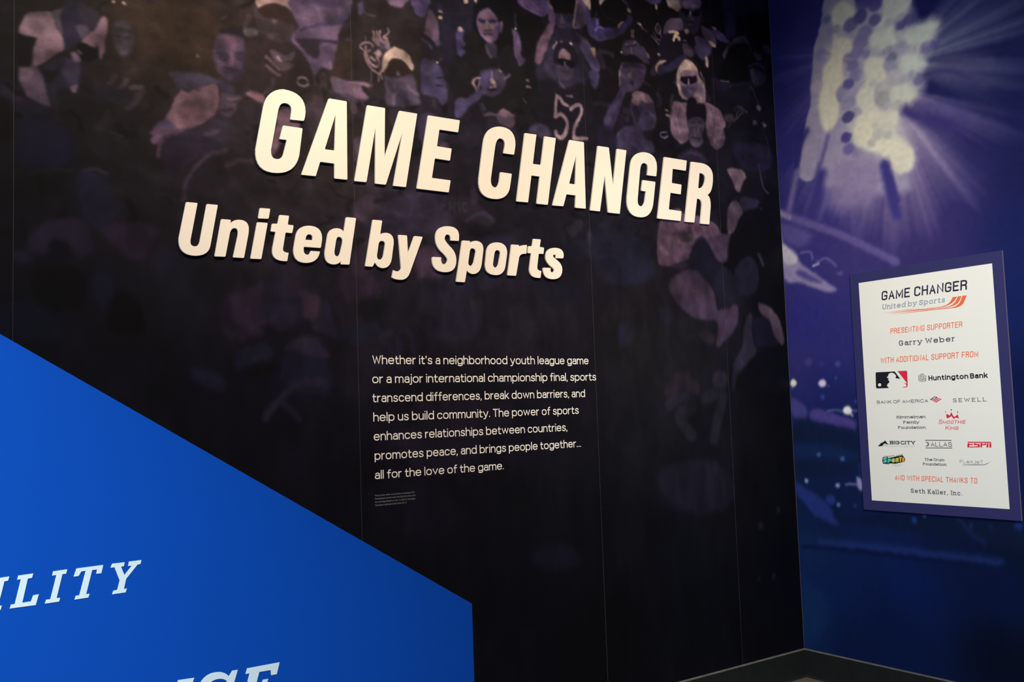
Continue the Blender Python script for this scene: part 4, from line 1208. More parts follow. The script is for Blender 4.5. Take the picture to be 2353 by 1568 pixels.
D P #0f0c12 6 : 1000,240 1280,230 1340,380 1280,500 1230,700 1110,760 1060,560
D P #17131f 6 : 1300,1100 1480,1080 1600,1200 1760,1150 1900,1100 2000,1300 1960,1700 1380,1700 1340,1300
D P #211930 5 : 1490,760 1500,640 1570,570 1650,560 1740,630 1795,780 1780,960 1700,1000 1560,900
D P #775560 3 : 1620,652 1680,710 1712,785 1640,790 1555,765 1575,690
D P #3f334e 4 : 1510,880 1600,910 1740,920 1760,1040 1640,1090 1540,1040
D P #0c0a12 2.5 : 1515,770 1620,790 1720,800 1765,830 1740,915 1670,900 1635,830 1600,885 1545,865
D L #8a687c 2/20 : 1635,830 1630,880
D L #6a5268 3/30 : 1600,910 1620,960
D B #d0a890 1.5 : 1590,555,18 1720,590,22
D L #b08a80 2/30 : 1525,570 1480,650
D L #4d4058 3/22 : 1560,1080 1600,1150 1640,1190
D L #7d5c78 3/24 : 1660,1300 1730,1305
F P #3a2f44 4 : 60,250 90,200 160,180 230,200 270,290 150,300
F P #4b3b52 3*0.7 : 80,230 130,215 120,250 85,255
# right block
E P #0e0b12 5 : 480,80 600,-20 780,40 860,280 900,500 850,640 700,560 560,300
E P #0d0a10 5 : 90,60 180,-20 380,-20 480,110 420,260 330,330 130,320 60,180
E P #d0a898 2 : 95,-20 190,-20 130,40 100,70
E P #55406c 3 : 370,-20 440,60 480,100 470,60 400,-20
E P #3a2d5c 4 : 0,250 60,230 100,240 100,330 300,360 420,290 480,190 525,250 450,370 350,460 200,490 100,510 60,450 0,420
E L #7a6496 2.5/22 : 50,390 80,350 140,370
E L #75609a 2.5/26 : 70,250 60,320
E P #c39c96 3 : 450,110 490,110 500,160 465,150
E P #b08880 2 : 332,330 370,282 415,285 385,315 348,358
E P #b08880 2 : 580,288 620,295 645,335 600,318
E P #c29b7c 1.5 : 815,50 840,60 845,120 820,115
E P #5d4a78 4 : 660,-20 850,-20 900,20 780,60 730,30
E L #8d6c80 1.5/12 : 860,305 815,345 830,420 875,430 885,370 855,300
E L #8d6c80 1.5/10 : 850,345 840,385 865,400
E L #8d6c80 1.5/12 : 870,430 890,470 870,550
E L #86667a 1.5/16 : 640,350 680,380 715,410
E L #806078 1.5/14 : 770,460 800,500 860,570
E L #806078 1.5/14 : 800,430 830,500 870,520
E p #8f6f72 1 : 500,380 518,380 524,490 506,480
E p #c09a80 1 : 526,380 540,380 546,492 532,488
E P #bb9690 3 : 965,-20 1155,-20 1150,80 1120,152 1040,110 985,85
E P #715270 3 : 1150,-20 1385,-20 1400,90 1340,115 1260,130 1150,110
E P #2b2338 4 : 1135,120 1400,130 1395,300 1350,420 1285,465 1200,380 1150,260
E P #0a0810 2 : 1160,108 1240,125 1262,180 1220,198 1175,160
E P #0a0810 2 : 1285,150 1370,138 1380,195 1310,208
E L #86687a 2.5/22 : 1270,150 1262,208
E L #50435c 4/30 : 1230,250 1300,250
E L #171222 3/24 : 1240,285 1310,295
E L #51445a 3/30 : 1250,315 1290,320
E P #171421 5 : 925,430 1150,390 1175,560 1160,650 1020,780 890,770 860,600
E P #624860 2.5 : 932,340 980,255 1060,236 1150,238 1175,385 1060,390 930,430
E P #4c3c58 5*0.5 : 940,360 1060,350 1160,370 1100,390 935,425
E L #d0a888 1.5/36 : 1000,412 1050,405 1075,430 1050,515
E L #d0a888 1.5/32 : 1085,410 1110,430 1080,470 1130,490 1120,512
E P #c09880 1.5 : 1188,375 1238,380 1242,438 1205,432
E P #4a3d4c 3 : 1165,570 1220,560 1290,610 1320,690 1260,735 1190,700
E L #7a6a78 2/14 : 1180,520 1220,525
E L #6b5a64 2/12 : 1180,570 1220,580
E L #6b5a64 2/14 : 1210,640 1280,650
E P #2d2542 4 : 830,870 960,840 1100,740 1180,700 1240,720 1110,870 960,930 860,975
E P #a98179 2 : 820,865 865,790 920,778 972,795 900,820 850,860 835,930
E B #9a747c 1.5 : 860,697,18
E P #6a4f78 4*0.7 : 640,600 700,650 740,740 700,740
E P #9a7488 3*0.7 : 690,680 730,700 745,745 715,735
E P #3d3248 3 : 390,590 430,525 550,518 640,600 700,700 740,820 660,800 560,750 420,720 390,640
E L #725a6c 2/22 : 430,560 490,600 560,540
E L #6b5468 2/18 : 505,590 512,690
E L #1d1624 2/24 : 450,600 560,580
E B #d8c0b0 1 : 382,675,12
E P #0f0b14 3 : 408,730 500,700 620,755 665,820 520,825 410,795
E P #4f3c58 4 : 378,830 430,805 560,825 680,835 690,950 620,1090 560,1165 440,1165 375,1090 352,960
E L #97707a 1.8/18 : 400,820 362,900 352,1000 372,1090
E P #2b2040 3 : 480,1040 540,1030 540,1100 490,1090
E P #7d5866 3 : 460,940 510,930 500,1000 460,990
E P #372b48 4*0.7 : 600,860 690,850 680,1000 620,1060
E L #7a6078 2.5/22 : 490,840 520,880
E L #7a6078 2.5/20 : 560,860 585,890
E P #443650 3 : 340,1200 385,1110 520,1170 440,1200 350,1400 290,1568 150,1568 220,1400
E P #a5827c 2.5 : 1105,900 1150,820 1220,758 1290,800 1350,870 1385,980 1440,1080 1460,1260 1420,1340 1160,1260 1105,1130 1085,1020
E P #c39e8c 4*0.8 : 1140,840 1215,765 1290,820 1260,900 1150,900
E P #5f4866 5*0.7 : 1400,1050 1460,1200 1430,1330 1350,1280 1370,1150
E P #6b5068 3.5 : 1148,930 1345,930 1375,1050 1360,1180 1290,1270 1200,1265 1145,1150
E P #8a6878 5*0.7 : 1180,920 1320,920 1310,975 1190,975
E P #110c18 2 : 1140,992 1240,985 1340,980 1345,1050 1275,1085 1250,1030 1220,1085 1160,1055
E L #c09a90 2/18 : 1240,1015 1243,1070
E P #3f3050 3 : 1200,1130 1280,1125 1270,1150 1210,1150
E P #79586a 2.5 : 1030,1640 1020,1500 1035,1370 1065,1305 1150,1320 1215,1320 1245,1370 1215,1500 1205,1640
E P #7a5a6c 2.5 : 1440,1325 1540,1350 1620,1400 1670,1470 1710,1640 1440,1640 1455,1450
E P #2a2030 3 : 1235,1350 1430,1340 1450,1640 1215,1640
E P #8c6872 2 : 1318,1225 1375,1213 1425,1300 1405,1375 1335,1330
E P #5a4454 2 : 1320,1260 1400,1280 1390,1300 1325,1285
E P #85606c 3 : 520,1225 560,1180 650,1190 740,1250 795,1330 720,1345 620,1365 550,1310
E P #3a2e4c 4 : 500,1300 620,1360 780,1320 805,1420 830,1500 790,1620 600,1640 500,1450
E L #5d4a66 3/20 : 640,1440 720,1430
E L #6b5468 3/26 : 760,1480 800,1520
E p #a37c74 1.2 : 940,1400 985,1420 983,1442 945,1430
E p #a37c74 1.2 : 950,1465 1015,1488 1015,1512 955,1492
E P #563f5a 3 : 1405,335 1460,350 1530,400 1595,500 1600,570 1500,550 1430,450
E P #bb958c 2 : 1488,540 1540,535 1600,585 1585,612 1510,580
E P #ad8884 2 : 1540,350 1580,350 1610,390 1590,400
E P #3f3454 3.5 : 1308,490 1400,480 1500,540 1545,620 1510,720 1440,780 1370,720 1320,640
E P #b08a84 2.5 : 1455,740 1490,740 1500,860 1470,850
E P #4a3a66 4 : 1530,390 1660,410 1740,500 1780,560 1640,520
E P #272040 5 : 1680,-20 1840,-20 1850,200 1840,440 1740,490 1705,300
E P #1b1733 6 : 1880,-20 2230,-20 2240,140 2050,170 1900,150
E P #463850 3 : 1790,540 1850,485 1960,470 2005,560 1900,570 1720,760 1690,740 1690,680
E L #3c3048 2/16 : 1980,320 1985,480 2050,640
E P #09080c 4 : 1720,720 1800,575 1980,570 2010,700 2020,1000 1850,1070 1620,1000 1680,830
E P #09080d 4 : 2000,220 2150,170 2260,260 2280,400 2260,560 2150,610 2010,500
E P #2d2644 4 : 2200,580 2290,600 2290,700 2220,660
E P #3d3246 3 : 2070,680 2150,690 2190,760 2140,780
E L #2e2640 3/26 : 2020,860 2080,825 2160,830 2220,890
E P #251e3a 4 : 2030,900 2100,890 2220,960 2230,1060 2130,1115 2060,1060
E P #3f344c 3 : 2040,900 2090,920 2110,1100 2070,1060
E P #1f1a30 5 : 1550,1000 1780,1070 2030,1050 2060,1150 1960,1250 1750,1210 1580,1150
E L #5c5060 2/22 : 1660,1035 1760,1050
E L #3a3244 2/24 : 1780,1110 1800,1180
E L #4b3d54 2/12 : 2050,1120 2130,1290 2150,1380
E P #6a5060 2.5 : 2125,1370 2180,1390 2150,1430
E L #4a3f50 2/20 : 1900,1370 1990,1440
E L #4a3f50 2/16 : 1840,1560 1930,1450
E P #453646 4*0.8 : 1700,1490 1800,1470 1830,1568 1700,1568
# below the right block
F P #3a3050 4 : 880,400 880,290 950,225 1040,215 1050,330 1110,400 1230,390 1220,450 1000,470 920,440
F P #4a3c5a 6*0.6 : 900,250 1000,230 1020,320 900,340
F P #0f0c18 5 : 1230,250 1380,240 1430,380 1350,450 1230,420 1220,330
F L #685668 1.5/14 : 1345,262 1295,262 1288,290 1320,308 1358,298
F P #34293c 4 : 1060,60 1200,70 1240,150 1230,230 1150,240 1080,170
F P #4f3e56 4*0.8 : 1150,90 1230,110 1220,150 1160,140
F P #0e0b14 4 : 1530,60 1600,10 1680,30 1710,140 1690,260 1530,180
F P #33293c 3.5 : 1545,120 1690,130 1690,230 1640,330 1570,320 1530,230
F P #5a4662 3*0.8 : 1560,215 1640,220 1630,270 1570,260
F L #6d5470 2/14 : 1590,290 1610,330
F P #5f4659 3 : 1385,20 1500,30 1520,180 1550,330 1450,340 1385,250
F P #574053 4 : 1710,20 1790,20 1840,60 1870,180 1885,350 1800,420 1720,280
F P #2a2236 6 : 1450,470 1560,420 1680,455 1720,550 1600,560 1480,540
F L #3a2f4c 3/18 : 1480,500 1560,450 1660,480
F P #171320 6 : 1840,420 1960,560 1980,760 1850,900 1800,600
F P #1d1830 6 : 1960,380 2100,360 2300,400 2300,600 2050,600
F P #684e58 3 : 1908,598 2040,608 2085,680 2065,790 2000,810 1945,690
F P #4d3947 4 : 1918,960 1990,900 2055,1000 2030,1130 1960,1200 1910,1200
F P #110e1a 4 : 2060,720 2130,675 2220,720 2250,860 2200,940 2060,900 2020,880
F P #241d32 4 : 2030,870 2200,890 2160,1000 2060,990
F L #3b3448 2.5/14 : 2200,560 2240,760 2290,830
F L #453c50 2/16 : 1950,130 1920,210
F P #5a4c58 2.5 : 2150,150 2180,160 2180,190 2150,190
F P #665864 2.5 : 2235,165 2275,195 2255,215 2240,200
F P #574454 2.5 : 2190,10 2220,20 2215,60 2185,45
F L #2f293a 2/10 : 2270,300 2300,430 2280,500
F L #312b3c 2.5/20 : 2220,970 2260,1080
F P #0b0a11 5 : 2060,1010 2240,980 2360,1150 2360,1568 1900,1568 1960,1250
# pink shirt seen under the R
H P #533949 3 : 745,0 780,-170 860,-230 960,-270 1010,-215 1200,-180 1330,-100 1400,20 1430,120 1380,250 1300,180 1230,60 1150,100 1080,180 1070,240 960,280 870,310 790,312 745,250
H P #3f2d40 4 : 1250,40 1380,0 1480,20 1450,250 1330,250 1290,130
H P #5f4350 6*0.7 : 760,40 900,0 1100,20 1100,80 950,160 780,200
H L #4a3442 2/30 : 890,120 890,60
H P #161423 6 : 1130,60 1190,20 1240,60 1310,200 1360,330 1350,600 1200,420 1090,330 1070,180
H P #2b2234 6 : 880,310 1010,270 1060,300 980,350
H P #3e2c3f 4 : 862,480 930,400 1080,340 1200,420 1300,560 1345,740 1400,745 1540,690 1552,850 1500,980 1420,1060 1335,1120 1345,880 1200,850 1040,790 900,620
H P #472f40 8*0.5 : 900,500 1080,420 1200,520 1150,680 1000,620
H P #1c1a28 6 : 1400,320 1480,380 1520,640 1420,720 1320,560 1330,400
H P #0a090c 6 : 1480,0 1700,-40 1970,0 2000,400 2030,900 2000,900 1880,720 1740,640 1740,300 1600,200 1500,260 1450,380
H P #1b1827 5 : 1515,360 1600,240 1700,230 1760,380 1730,560 1620,610 1520,520
H L #2a2634 4/40 : 1760,200 1800,300
H P #463440 3.5 : 1755,685 1870,725 1935,800 1990,930 2010,1080 1960,1090 1900,980 1860,860 1790,800
H P #2d2536 5 : 1655,800 1690,820 1700,1050 1735,1170 1640,1290 1540,1410 1500,1568 1505,1300 1600,1100 1600,950
H P #171225 5 : 1710,830 1860,860 1900,1000 1950,1100 1740,1120 1700,1000
H P #0b0a12 6 : 1700,1230 1850,1150 2040,1200 2060,1568 1560,1568 1590,1400
H P #292028 5 : 1165,980 1240,955 1320,1010 1310,1085 1200,1075
H P #211c28 8 : 760,760 830,730 900,800 880,880 800,880
H P #201d2c 10 : 350,930 430,870 500,950 480,1080 360,1100
H P #281e28 7 : 830,1600 870,1450 950,1380 1050,1370 1080,1440 1150,1480 1150,1600
H P #2a2230 6 : 1300,1400 1360,1360 1440,1400 1430,1520 1320,1540
H P #2b2634 5 : 40,-20 80,-20 95,230 60,200
H P #322c3c 3*0.7 : 45,0 85,0 90,100 60,100
J L #201c26 6/30 : 1540,930 1570,905 1590,935 1560,960 1590,1000
J L #1f1b25 6/28 : 1620,915 1660,905 1650,960 1640,1010
# left dim part
R P #231c30 6 : 290,270 420,250 480,300 520,380 420,370 330,370
R P #4a3a54 4 : 300,600 340,580 430,600 470,630 440,690 380,715 320,690
R P #1a1424 3 : 285,570 288,480 310,415 360,388 430,402 485,470 505,570 480,610 450,560 425,490 390,440 355,432 335,470 320,560
R P #7b5a64 2.5 : 362,435 400,450 432,500 425,540 375,528 325,525 340,470
R P #0b0912 2 : 312,535 380,540 470,565 465,610 425,612 395,575 375,600 335,580
R L #7d6278 2/12 : 388,560 384,592
R L #2b2133 2/10 : 360,640 405,645
R L #4d4058 2/10 : 330,700 350,760 380,800
R P #2c2440 5 : 480,610 540,600 580,700 560,760 500,700
R L #90707a 1.5/36 : 308,865 303,950 296,1050
R L #90707a 1.5/32 : 310,868 345,890 372,935 412,955
R L #90707a 1.5/38 : 296,1052 345,1030 392,1070 405,1140 385,1210 345,1240 308,1215 302,1185
R L #90707a 1.5/34 : 438,985 465,960 505,948 532,975 525,1040 488,1110 465,1180 462,1240
R L #90707a 1.5/34 : 458,1240 520,1246 578,1248
R P #33284a 5 : 735,1100 780,960 850,880 895,830 905,900 860,1030 820,1150 790,1190 745,1150
R P #483a58 4*0.8 : 745,1090 790,980 850,900 870,920 800,1080 770,1150
R P #362b46 3.5 : 990,880 1040,832 1110,840 1170,890 1190,960 1197,1050 1185,1110 1140,1160 1060,1170 1020,1090 995,980
R P #7d5a66 4 : 985,895 1040,830 1120,850 1168,915 1130,930 1080,915 1040,950 1000,940
R P #9a7078 5*0.6 : 1010,870 1060,850 1080,890 1020,910
R P #221b2e 4 : 990,965 1040,960 1060,1050 1035,1110 1005,1050
R L #5d4962 2/12 : 1140,1010 1182,1050
R L #241c32 2/12 : 1110,1020 1150,1025
R L #221a30 2/10 : 1150,1095 1180,1100
R P #3a3049 4 : 855,1300 880,1185 950,1145 1005,1150 1020,1240 1080,1330 1040,1350 860,1350
R P #463a58 5*0.7 : 1060,1260 1150,1270 1190,1330 1090,1350
R P #1c1628 3.5 : 995,1130 1030,1160 1060,1270 1075,1330 1020,1300 1000,1220
R P #2a2036 3 : 905,575 1000,560 1080,590 1095,625 1000,612 920,612
R L #8f6c7a 1.5/9 : 893,640 873,700 880,775
R L #3a2e48 2/12 : 930,660 960,650
R P #46364e 4*0.8 : 1020,640 1100,640 1090,740 1040,790
R L #6d5668 1.5/8 : 960,600 985,640
R L #a98b86 2/12 : 1412,640 1400,720 1415,820 1440,885
R L #927480 2.5/14 : 1605,650 1642,750 1645,860
R L #c4a092 2/12 : 1495,545 1450,600 1425,640
R L #8a6c70 2/8 : 1510,560 1540,620 1580,660
R P #483850 4 : 1440,790 1500,770 1560,800 1530,880 1470,870
R P #8d6a72 2 : 1550,860 1590,850 1617,910 1610,962 1560,955
R L #5d4658 1.5/7 : 1555,885 1592,895
R L #5d4658 1.5/7 : 1560,915 1600,925
R P #0f0b16 3 : 1485,900 1550,880 1570,960 1500,980
R P #6d5060 3 : 1362,925 1440,930 1490,950 1482,1080 1500,1220 1440,1300 1390,1260 1342,1140
R P #6d5060 3 : 1640,930 1720,960 1785,1005 1815,1100 1800,1210 1760,1310 1700,1240 1655,1100
R L #4f3b4e 4/22 : 1700,980 1730,1110 1715,1240
R L #8a6874 3/14 : 1400,960 1390,1080 1420,1200
R L #86646e 3/12 : 1760,1020 1785,1120
R P #100c18 3 : 1480,960 1560,930 1645,950 1655,1090 1610,1060 1540,1050 1490,1090
R P #392d40 3 : 1497,1085 1560,1055 1630,1075 1640,1150 1605,1230 1540,1245 1503,1180
R L #1c1626 2/10 : 1515,1110 1550,1105
R L #1c1626 2/10 : 1585,1105 1620,1110
R P #4d3c50 3 : 1505,1210 1560,1165 1610,1200 1625,1290 1565,1330 1512,1290
R L #836676 1.5/8 : 1540,1160 1562,1225
R L #7a6070 1.5/8 : 1592,1150 1585,1205
R L #1a1424 2/8 : 1530,1240 1600,1250
R P #130f1b 3 : 1485,310 1540,312 1562,400 1530,420 1492,390
R L #1f182c 4/16 : 700,60 760,150 850,190
R L #443952 2/8 : 2060,640 2110,690 2122,760
R P #14111f 5 : 1840,800 2000,760 2050,850 1980,960 1860,900
R L #4d4058 2/8 : 1940,960 1990,1020
R L #665264 1.5/7 : 1950,1000 1905,1100
B L #2a1f2e 1.5/9 : 812,605 865,592 892,630 862,682 812,665 812,605
B L #2a1f2e 1.5/9 : 985,605 1055,592 1082,640 1045,684 992,662 985,605
B L #5b4356 2/8 : 890,625 985,620
G P #1f1726 9 : 210,820 290,710 450,660 600,670 660,740 700,900 620,960 500,850 400,830 330,930 220,900
G P #241728 10 : 760,740 900,690 1100,700 1210,780 1130,850 1080,970 950,950 850,850
G P #0b0a10 8 : 370,840 480,830 540,930 420,1000
G P #131122 12 : 160,50 500,20 560,120 520,250 200,260
G P #1c181e 8 : 640,80 740,60 820,170 740,200
G L #2a2028 5/20 : 620,310 700,290 800,325
G L #1b171b 6/22 : 240,320 400,290 540,300
G L #1f1b1e 6/30 : 860,60 950,90
G L #4b3240 3/30 : 1140,20 1200,10 1300,0
G L #472f40 3/34 : 1190,190 1200,110 1260,40 1340,10
G L #3a2838 4/30 : 1375,520 1400,400 1470,270 1580,180 1690,150
G L #3f2b38 4/36 : 1700,260 1800,225 1900,235
G P #241b2a 8 : 1250,60 1500,40 1650,100 1500,180 1350,300 1240,300
G P #1c161c 10 : 1450,330 1600,200 1680,260 1700,400 1500,480 1420,460
G P #171524 10 : 580,330 760,340 850,480 900,600 760,720 620,640
G P #191523 8 : 1110,950 1150,890 1230,870 1320,950 1300,1030 1150,1030
G P #0a090c 10 : 250,1030 550,1020 640,1150 600,1350 300,1300
G P #131120 12 : 700,1080 850,1100 840,1280 760,1350 690,1250
G P #09080a 8 : 840,1250 950,1200 1060,1320 1080,1500 820,1500
G P #10101e 12 : 0,1300 300,1320 450,1450 420,1568 0,1568
G P #261a2c 8 : 1670,1400 1700,1260 1800,1200 1900,1170 1990,1160 2000,1500 1720,1568
G P #1b1624 8 : 100,920 180,900 260,960 140,1000
# woman with crossed arms under the small line
I P #2c1d30 7 : 340,370 450,280 590,235 600,380 612,560 520,640 400,560 360,470
I P #1e1726 7 : 250,500 280,400 340,340 360,470 400,560 510,640 420,700 300,620
I P #33222f 7 : 975,265 1080,290 1165,335 1175,420 1160,520 1060,540 1000,500 990,380
I P #221b2e 8 : 1190,360 1250,420 1290,560 1340,700 1200,660 1080,600 1170,500
I P #1e1929 7 : 640,400 650,260 720,190 850,170 940,240 980,330 990,450 920,570 800,615 700,570
I P #171420 5*0.8 : 680,350 760,340 960,340 950,370 860,380 700,375
I P #131018 7 : 620,580 720,580 800,640 930,600 1060,540 1080,610 1180,680 1000,680 860,760 780,720 680,640
I P #231c2c 6 : 840,800 900,725 1010,685 1120,700 1190,780 1240,870 1100,860 960,840
I P #171527 10 : 830,870 1000,850 1200,900 1280,1060 1200,1200 950,1150 800,1070
I P #1b192a 8 : 420,810 560,740 680,730 740,840 700,900 560,930 400,980
I L #201b2b 8/70 : 820,1220 900,1140 1050,1080 1200,1090
I L #221d2e 6/70 : 660,1420 720,1330 780,1270
I L #1d1929 8/60 : 830,1290 960,1410
I P #0d0c10 10 : 480,1000 600,930 760,900 800,1000 700,1020 560,1050
I P #2e1f2f 9 : 1340,210 1420,50 1570,80 1700,200 1640,320 1500,340 1400,380
I L #2b2430 4/24 : 1570,350 1650,335 1700,280
I P #1c1a28 9 : 1340,660 1440,570 1600,560 1740,480 1700,640 1600,700 1500,760 1380,720
I P #141318 10 : 1520,360 1740,350 1700,500 1560,540
I P #241f2e 5 : 1710,640 1760,610 1820,640 1800,690 1720,680
I L #221c2e 5/60 : 1700,700 1780,760 1800,850 1740,950 1660,920
I L #241e30 5/56 : 1880,800 1870,680 1930,620 1990,700 2000,860 1950,970 1870,940 1860,840
I P #181728 12 : 0,950 200,1000 300,1080 280,1180 100,1120 0,1050
# middle band between the lines
J P #31273a 10 : 870,500 920,450 1000,440 1040,490 1010,530 900,540
J P #271f2a 7 : 1020,470 1040,450 1080,455 1110,480 1130,520 1060,505
J L #382e38 2.5/5 : 1022,472 1015,478 1018,490 1026,491
J L #382e38 2.5/5 : 1033,468 1034,488
J L #382e38 2.5/5 : 1045,467 1046,487
J L #382e38 2.5/5 : 1034,478 1045,477
J L #382e38 2.5/5 : 1055,466 1056,486
J L #382e38 2.5/5 : 1071,466 1064,469 1064,481 1072,485
J P #3f2c3e 8 : 950,600 985,565 1020,600 1015,640 970,650
J P #41303e 8 : 815,470 850,450 860,480 840,510 815,500
J P #3d2b3c 6 : 815,570 850,560 860,600 830,640 808,620
J P #35263a 8*0.8 : 770,490 800,500 805,540 780,560
J L #30283a 4/12 : 1075,505 1110,490 1135,510
J P #2e2535 4 : 1302,523 1315,517 1328,528 1318,545 1308,540
J P #302737 5 : 1320,510 1335,505 1340,520 1330,530
J P #221d30 9 : 1100,560 1160,540 1200,580 1180,620 1120,620
J P #1c1a2a 9 : 1350,560 1420,530 1480,560 1500,640 1400,650
J P #221e2c 10 : 960,660 1000,640 1080,650 1110,720 1080,780 980,770
J P #2b232c 5 : 1080,690 1100,685 1105,705 1088,715
J P #252030 7 : 1040,630 1100,625 1150,640 1130,665 1060,660
J P #201a24 9 : 1130,730 1200,700 1230,760 1180,820 1130,800
J P #1d1823 12 : 960,930 1100,910 1180,950 1120,1010 1000,1000
J P #1b1622 12 : 900,1000 1050,990 1100,1060 980,1090
J P #17141f 14*0.5 : 830,1120 950,1110 1060,1170 1000,1240 880,1200
J P #14121f 12 : 1220,1280 1260,1250 1320,1260 1330,1300 1260,1310
J P #1b1825 10 : 1520,1080 1640,1060 1690,1130 1640,1180 1540,1160
J B #241f2e 4 : 1788,1172,5 1748,1208,7
J B #1d1b28 3 : 1778,1325,5 1745,1330,4
J P #3a2b34 6*0.7 : 850,400 880,400 870,440 845,440
J P #372a3c 6*0.8 : 1080,440 1090,430 1100,460 1085,470
J P #15131f 8*0.7 : 1230,590 1330,560 1340,680 1260,700
J P #6b4c58 4 : 640,255 690,250 685,300 650,320 625,360 615,330 635,290
J P #573d48 3 : 802,240 815,235 822,255 810,262
J P #5b4354 5*0.8 : 812,320 830,318 828,360 815,370
J P #3a2c35 7*0.8 : 700,240 770,245 760,330 720,320
J P #42323e 5*0.7 : 900,250 950,262 930,300 900,290
J P #3b3048 6*0.8 : 960,270 1000,262 1030,300 1010,340 970,330
J P #4c3b4c 4*0.8 : 1005,330 1030,330 1030,360 1010,362
J P #261f2e 7*0.8 : 1060,290 1110,300 1090,340 1060,330
J P #2b2333 8*0.8 : 1120,300 1130,270 1180,290 1190,330 1150,350
J P #5a4556 3*0.8 : 1140,262 1160,258 1182,270 1180,292 1150,285
J P #1d1930 7*0.8 : 1370,300 1400,290 1420,330 1390,360
J P #312640 6*0.8 : 1430,300 1470,290 1480,340 1440,350
J P #251d2c 7*0.8 : 1390,400 1420,390 1430,440 1400,450
"""

LDS = np.concatenate([np.arange(-4.9, -3.99, 0.014), np.arange(-3.98, 0.0, 0.0042)])
LZS = np.concatenate([np.arange(0.06, 1.2, 0.012), np.arange(1.2, 2.2, 0.007), np.arange(2.2, 3.95, 0.0036), [4.0]])
lp_ = Print(PL, LDS, LZS)
lp_.base(BASE_L)
nz_ = smooth_noise(lp_.img.shape[:2], 22, 3) * 0.6 + smooth_noise(lp_.img.shape[:2], 9, 5) * 0.4
lp_.img *= (0.80 + 0.42 * nz_)[..., None]
rows = []
rc_ = random.Random(11)
for _ in range(620):                          # crowd clutter between the figures, dimmer downwards
    x = rc_.uniform(-300, 1765); y = rc_.choice([rc_.uniform(-170, 260), rc_.uniform(-170, 260), rc_.uniform(200, 560)])
    if 235 < x < 490 and y < 175:
        continue
    dim = min(max(1.0 - (y - 120) / 520.0, 0.25), 1.0) * (0.55 if x < 200 else 1.0) * (0.6 if x > 1640 else 1.0)
    c_ = rc_.choice([(58, 46, 64), (74, 58, 84), (44, 34, 44), (20, 16, 22), (14, 12, 16), (90, 68, 78), (50, 42, 74)])
    c_ = tuple(int(v * dim) for v in c_)
    a_ = rc_.uniform(0, 6.28); l_ = rc_.uniform(6, 30); b_ = rc_.uniform(-0.9, 0.9)
    x1, y1 = x + l_ * math.cos(a_), y + l_ * math.sin(a_); x2, y2 = x1 + l_ * math.cos(a_ + b_), y1 + l_ * math.sin(a_ + b_)
    rows.append('J L #%02x%02x%02x %.1f/%.1f*%.2f : %.1f,%.1f %.1f,%.1f %.1f,%.1f' % (c_ + (rc_.uniform(1.5, 4), rc_.uniform(3, 17), rc_.uniform(0.3, 0.65), x, y, x1, y1, x2, y2)))
for k in range(34):                           # more spectators above and left of the ones in view
    x = rc_.uniform(-320, 1740); y = rc_.uniform(-170, -112) if x > -30 else rc_.uniform(-150, 420)
    if x > -30 or x < -110:
        r_ = rc_.uniform(20, 30); q_ = rc_.choice(['3a2f46', '4d3b52', '2c2434', '5a4460']); h_ = rc_.choice(['5e4658', '4a3a4c', '6b5062'])
        rows.append(f'J P #{q_} 3*0.8 : {x-r_*1.8},{y+r_*3} {x-r_*1.5},{y+r_*1.3} {x},{y+r_*0.9} {x+r_*1.5},{y+r_*1.3} {x+r_*1.8},{y+r_*3}')
        rows.append(f'J P #{h_} 3*0.8 : {x-r_*0.7},{y} {x},{y-r_} {x+r_*0.7},{y} {x+r_*0.5},{y+r_*0.8} {x-r_*0.5},{y+r_*0.8}')
        rows.append(f'J P #141016 3*0.9 : {x-r_*0.75},{y-r_*0.2} {x-r_*0.5},{y-r_} {x+r_*0.5},{y-r_} {x+r_*0.75},{y-r_*0.2} {x},{y-r_*0.5}')
lp_.draw('\n'.join(rows), FR)
lp_.draw(PAINT_L, FR)
g_ = lp_.img.mean(-1, keepdims=True)
lp_.img = g_ + (lp_.img - g_) * 0.88
lp_.img = cloth(lp_.img, 0.42, 40)
lp_.img = soften(warp(lp_.img, 0.75, 6, 60), 1)
n2 = smooth_noise(lp_.img.shape[:2], 2, 8)
lp_.img *= (0.95 + 0.10 * n2)[..., None]

BASE_R = [(1790,50,'#201e55'),(1790,200,'#232059'),(1805,350,'#2a2765'),(1850,60,'#2c285f'),(2340,30,'#12163b'),(2220,20,'#15174a'),(2340,200,'#11143f'),(2340,400,'#15163f'),(2345,520,'#121c4c'),(2220,430,'#2c2658'),
 (2100,500,'#3d3162'),(2000,520,'#3b3064'),(1900,470,'#37306e'),(1850,600,'#352e6c'),(1950,600,'#393068'),(1850,750,'#29276c'),(1830,830,'#352d62'),(1930,800,'#2e2a69'),(1900,900,'#1b2059'),(1830,900,'#252560'),(1900,1000,'#101a3c'),
 (1950,1050,'#0d1b42'),(1850,1050,'#12224e'),(1860,1130,'#0f1c40'),(1900,1180,'#0b1630'),(2000,1240,'#0c1c48'),(2200,1260,'#0a1432'),(2340,1260,'#061023'),(1870,1260,'#11264f'),(1900,1350,'#0b1c4a'),(2100,1350,'#081a4c'),
 (2300,1370,'#05133a'),(1860,1450,'#10254a'),(2050,1450,'#061439'),(2300,1500,'#040a1a'),(1950,1500,'#071436'),(2345,700,'#101c4e'),(2347,900,'#0a133c'),(2348,1100,'#0a1544'),(2150,600,'#33285a'),(2100,900,'#151b4a')]
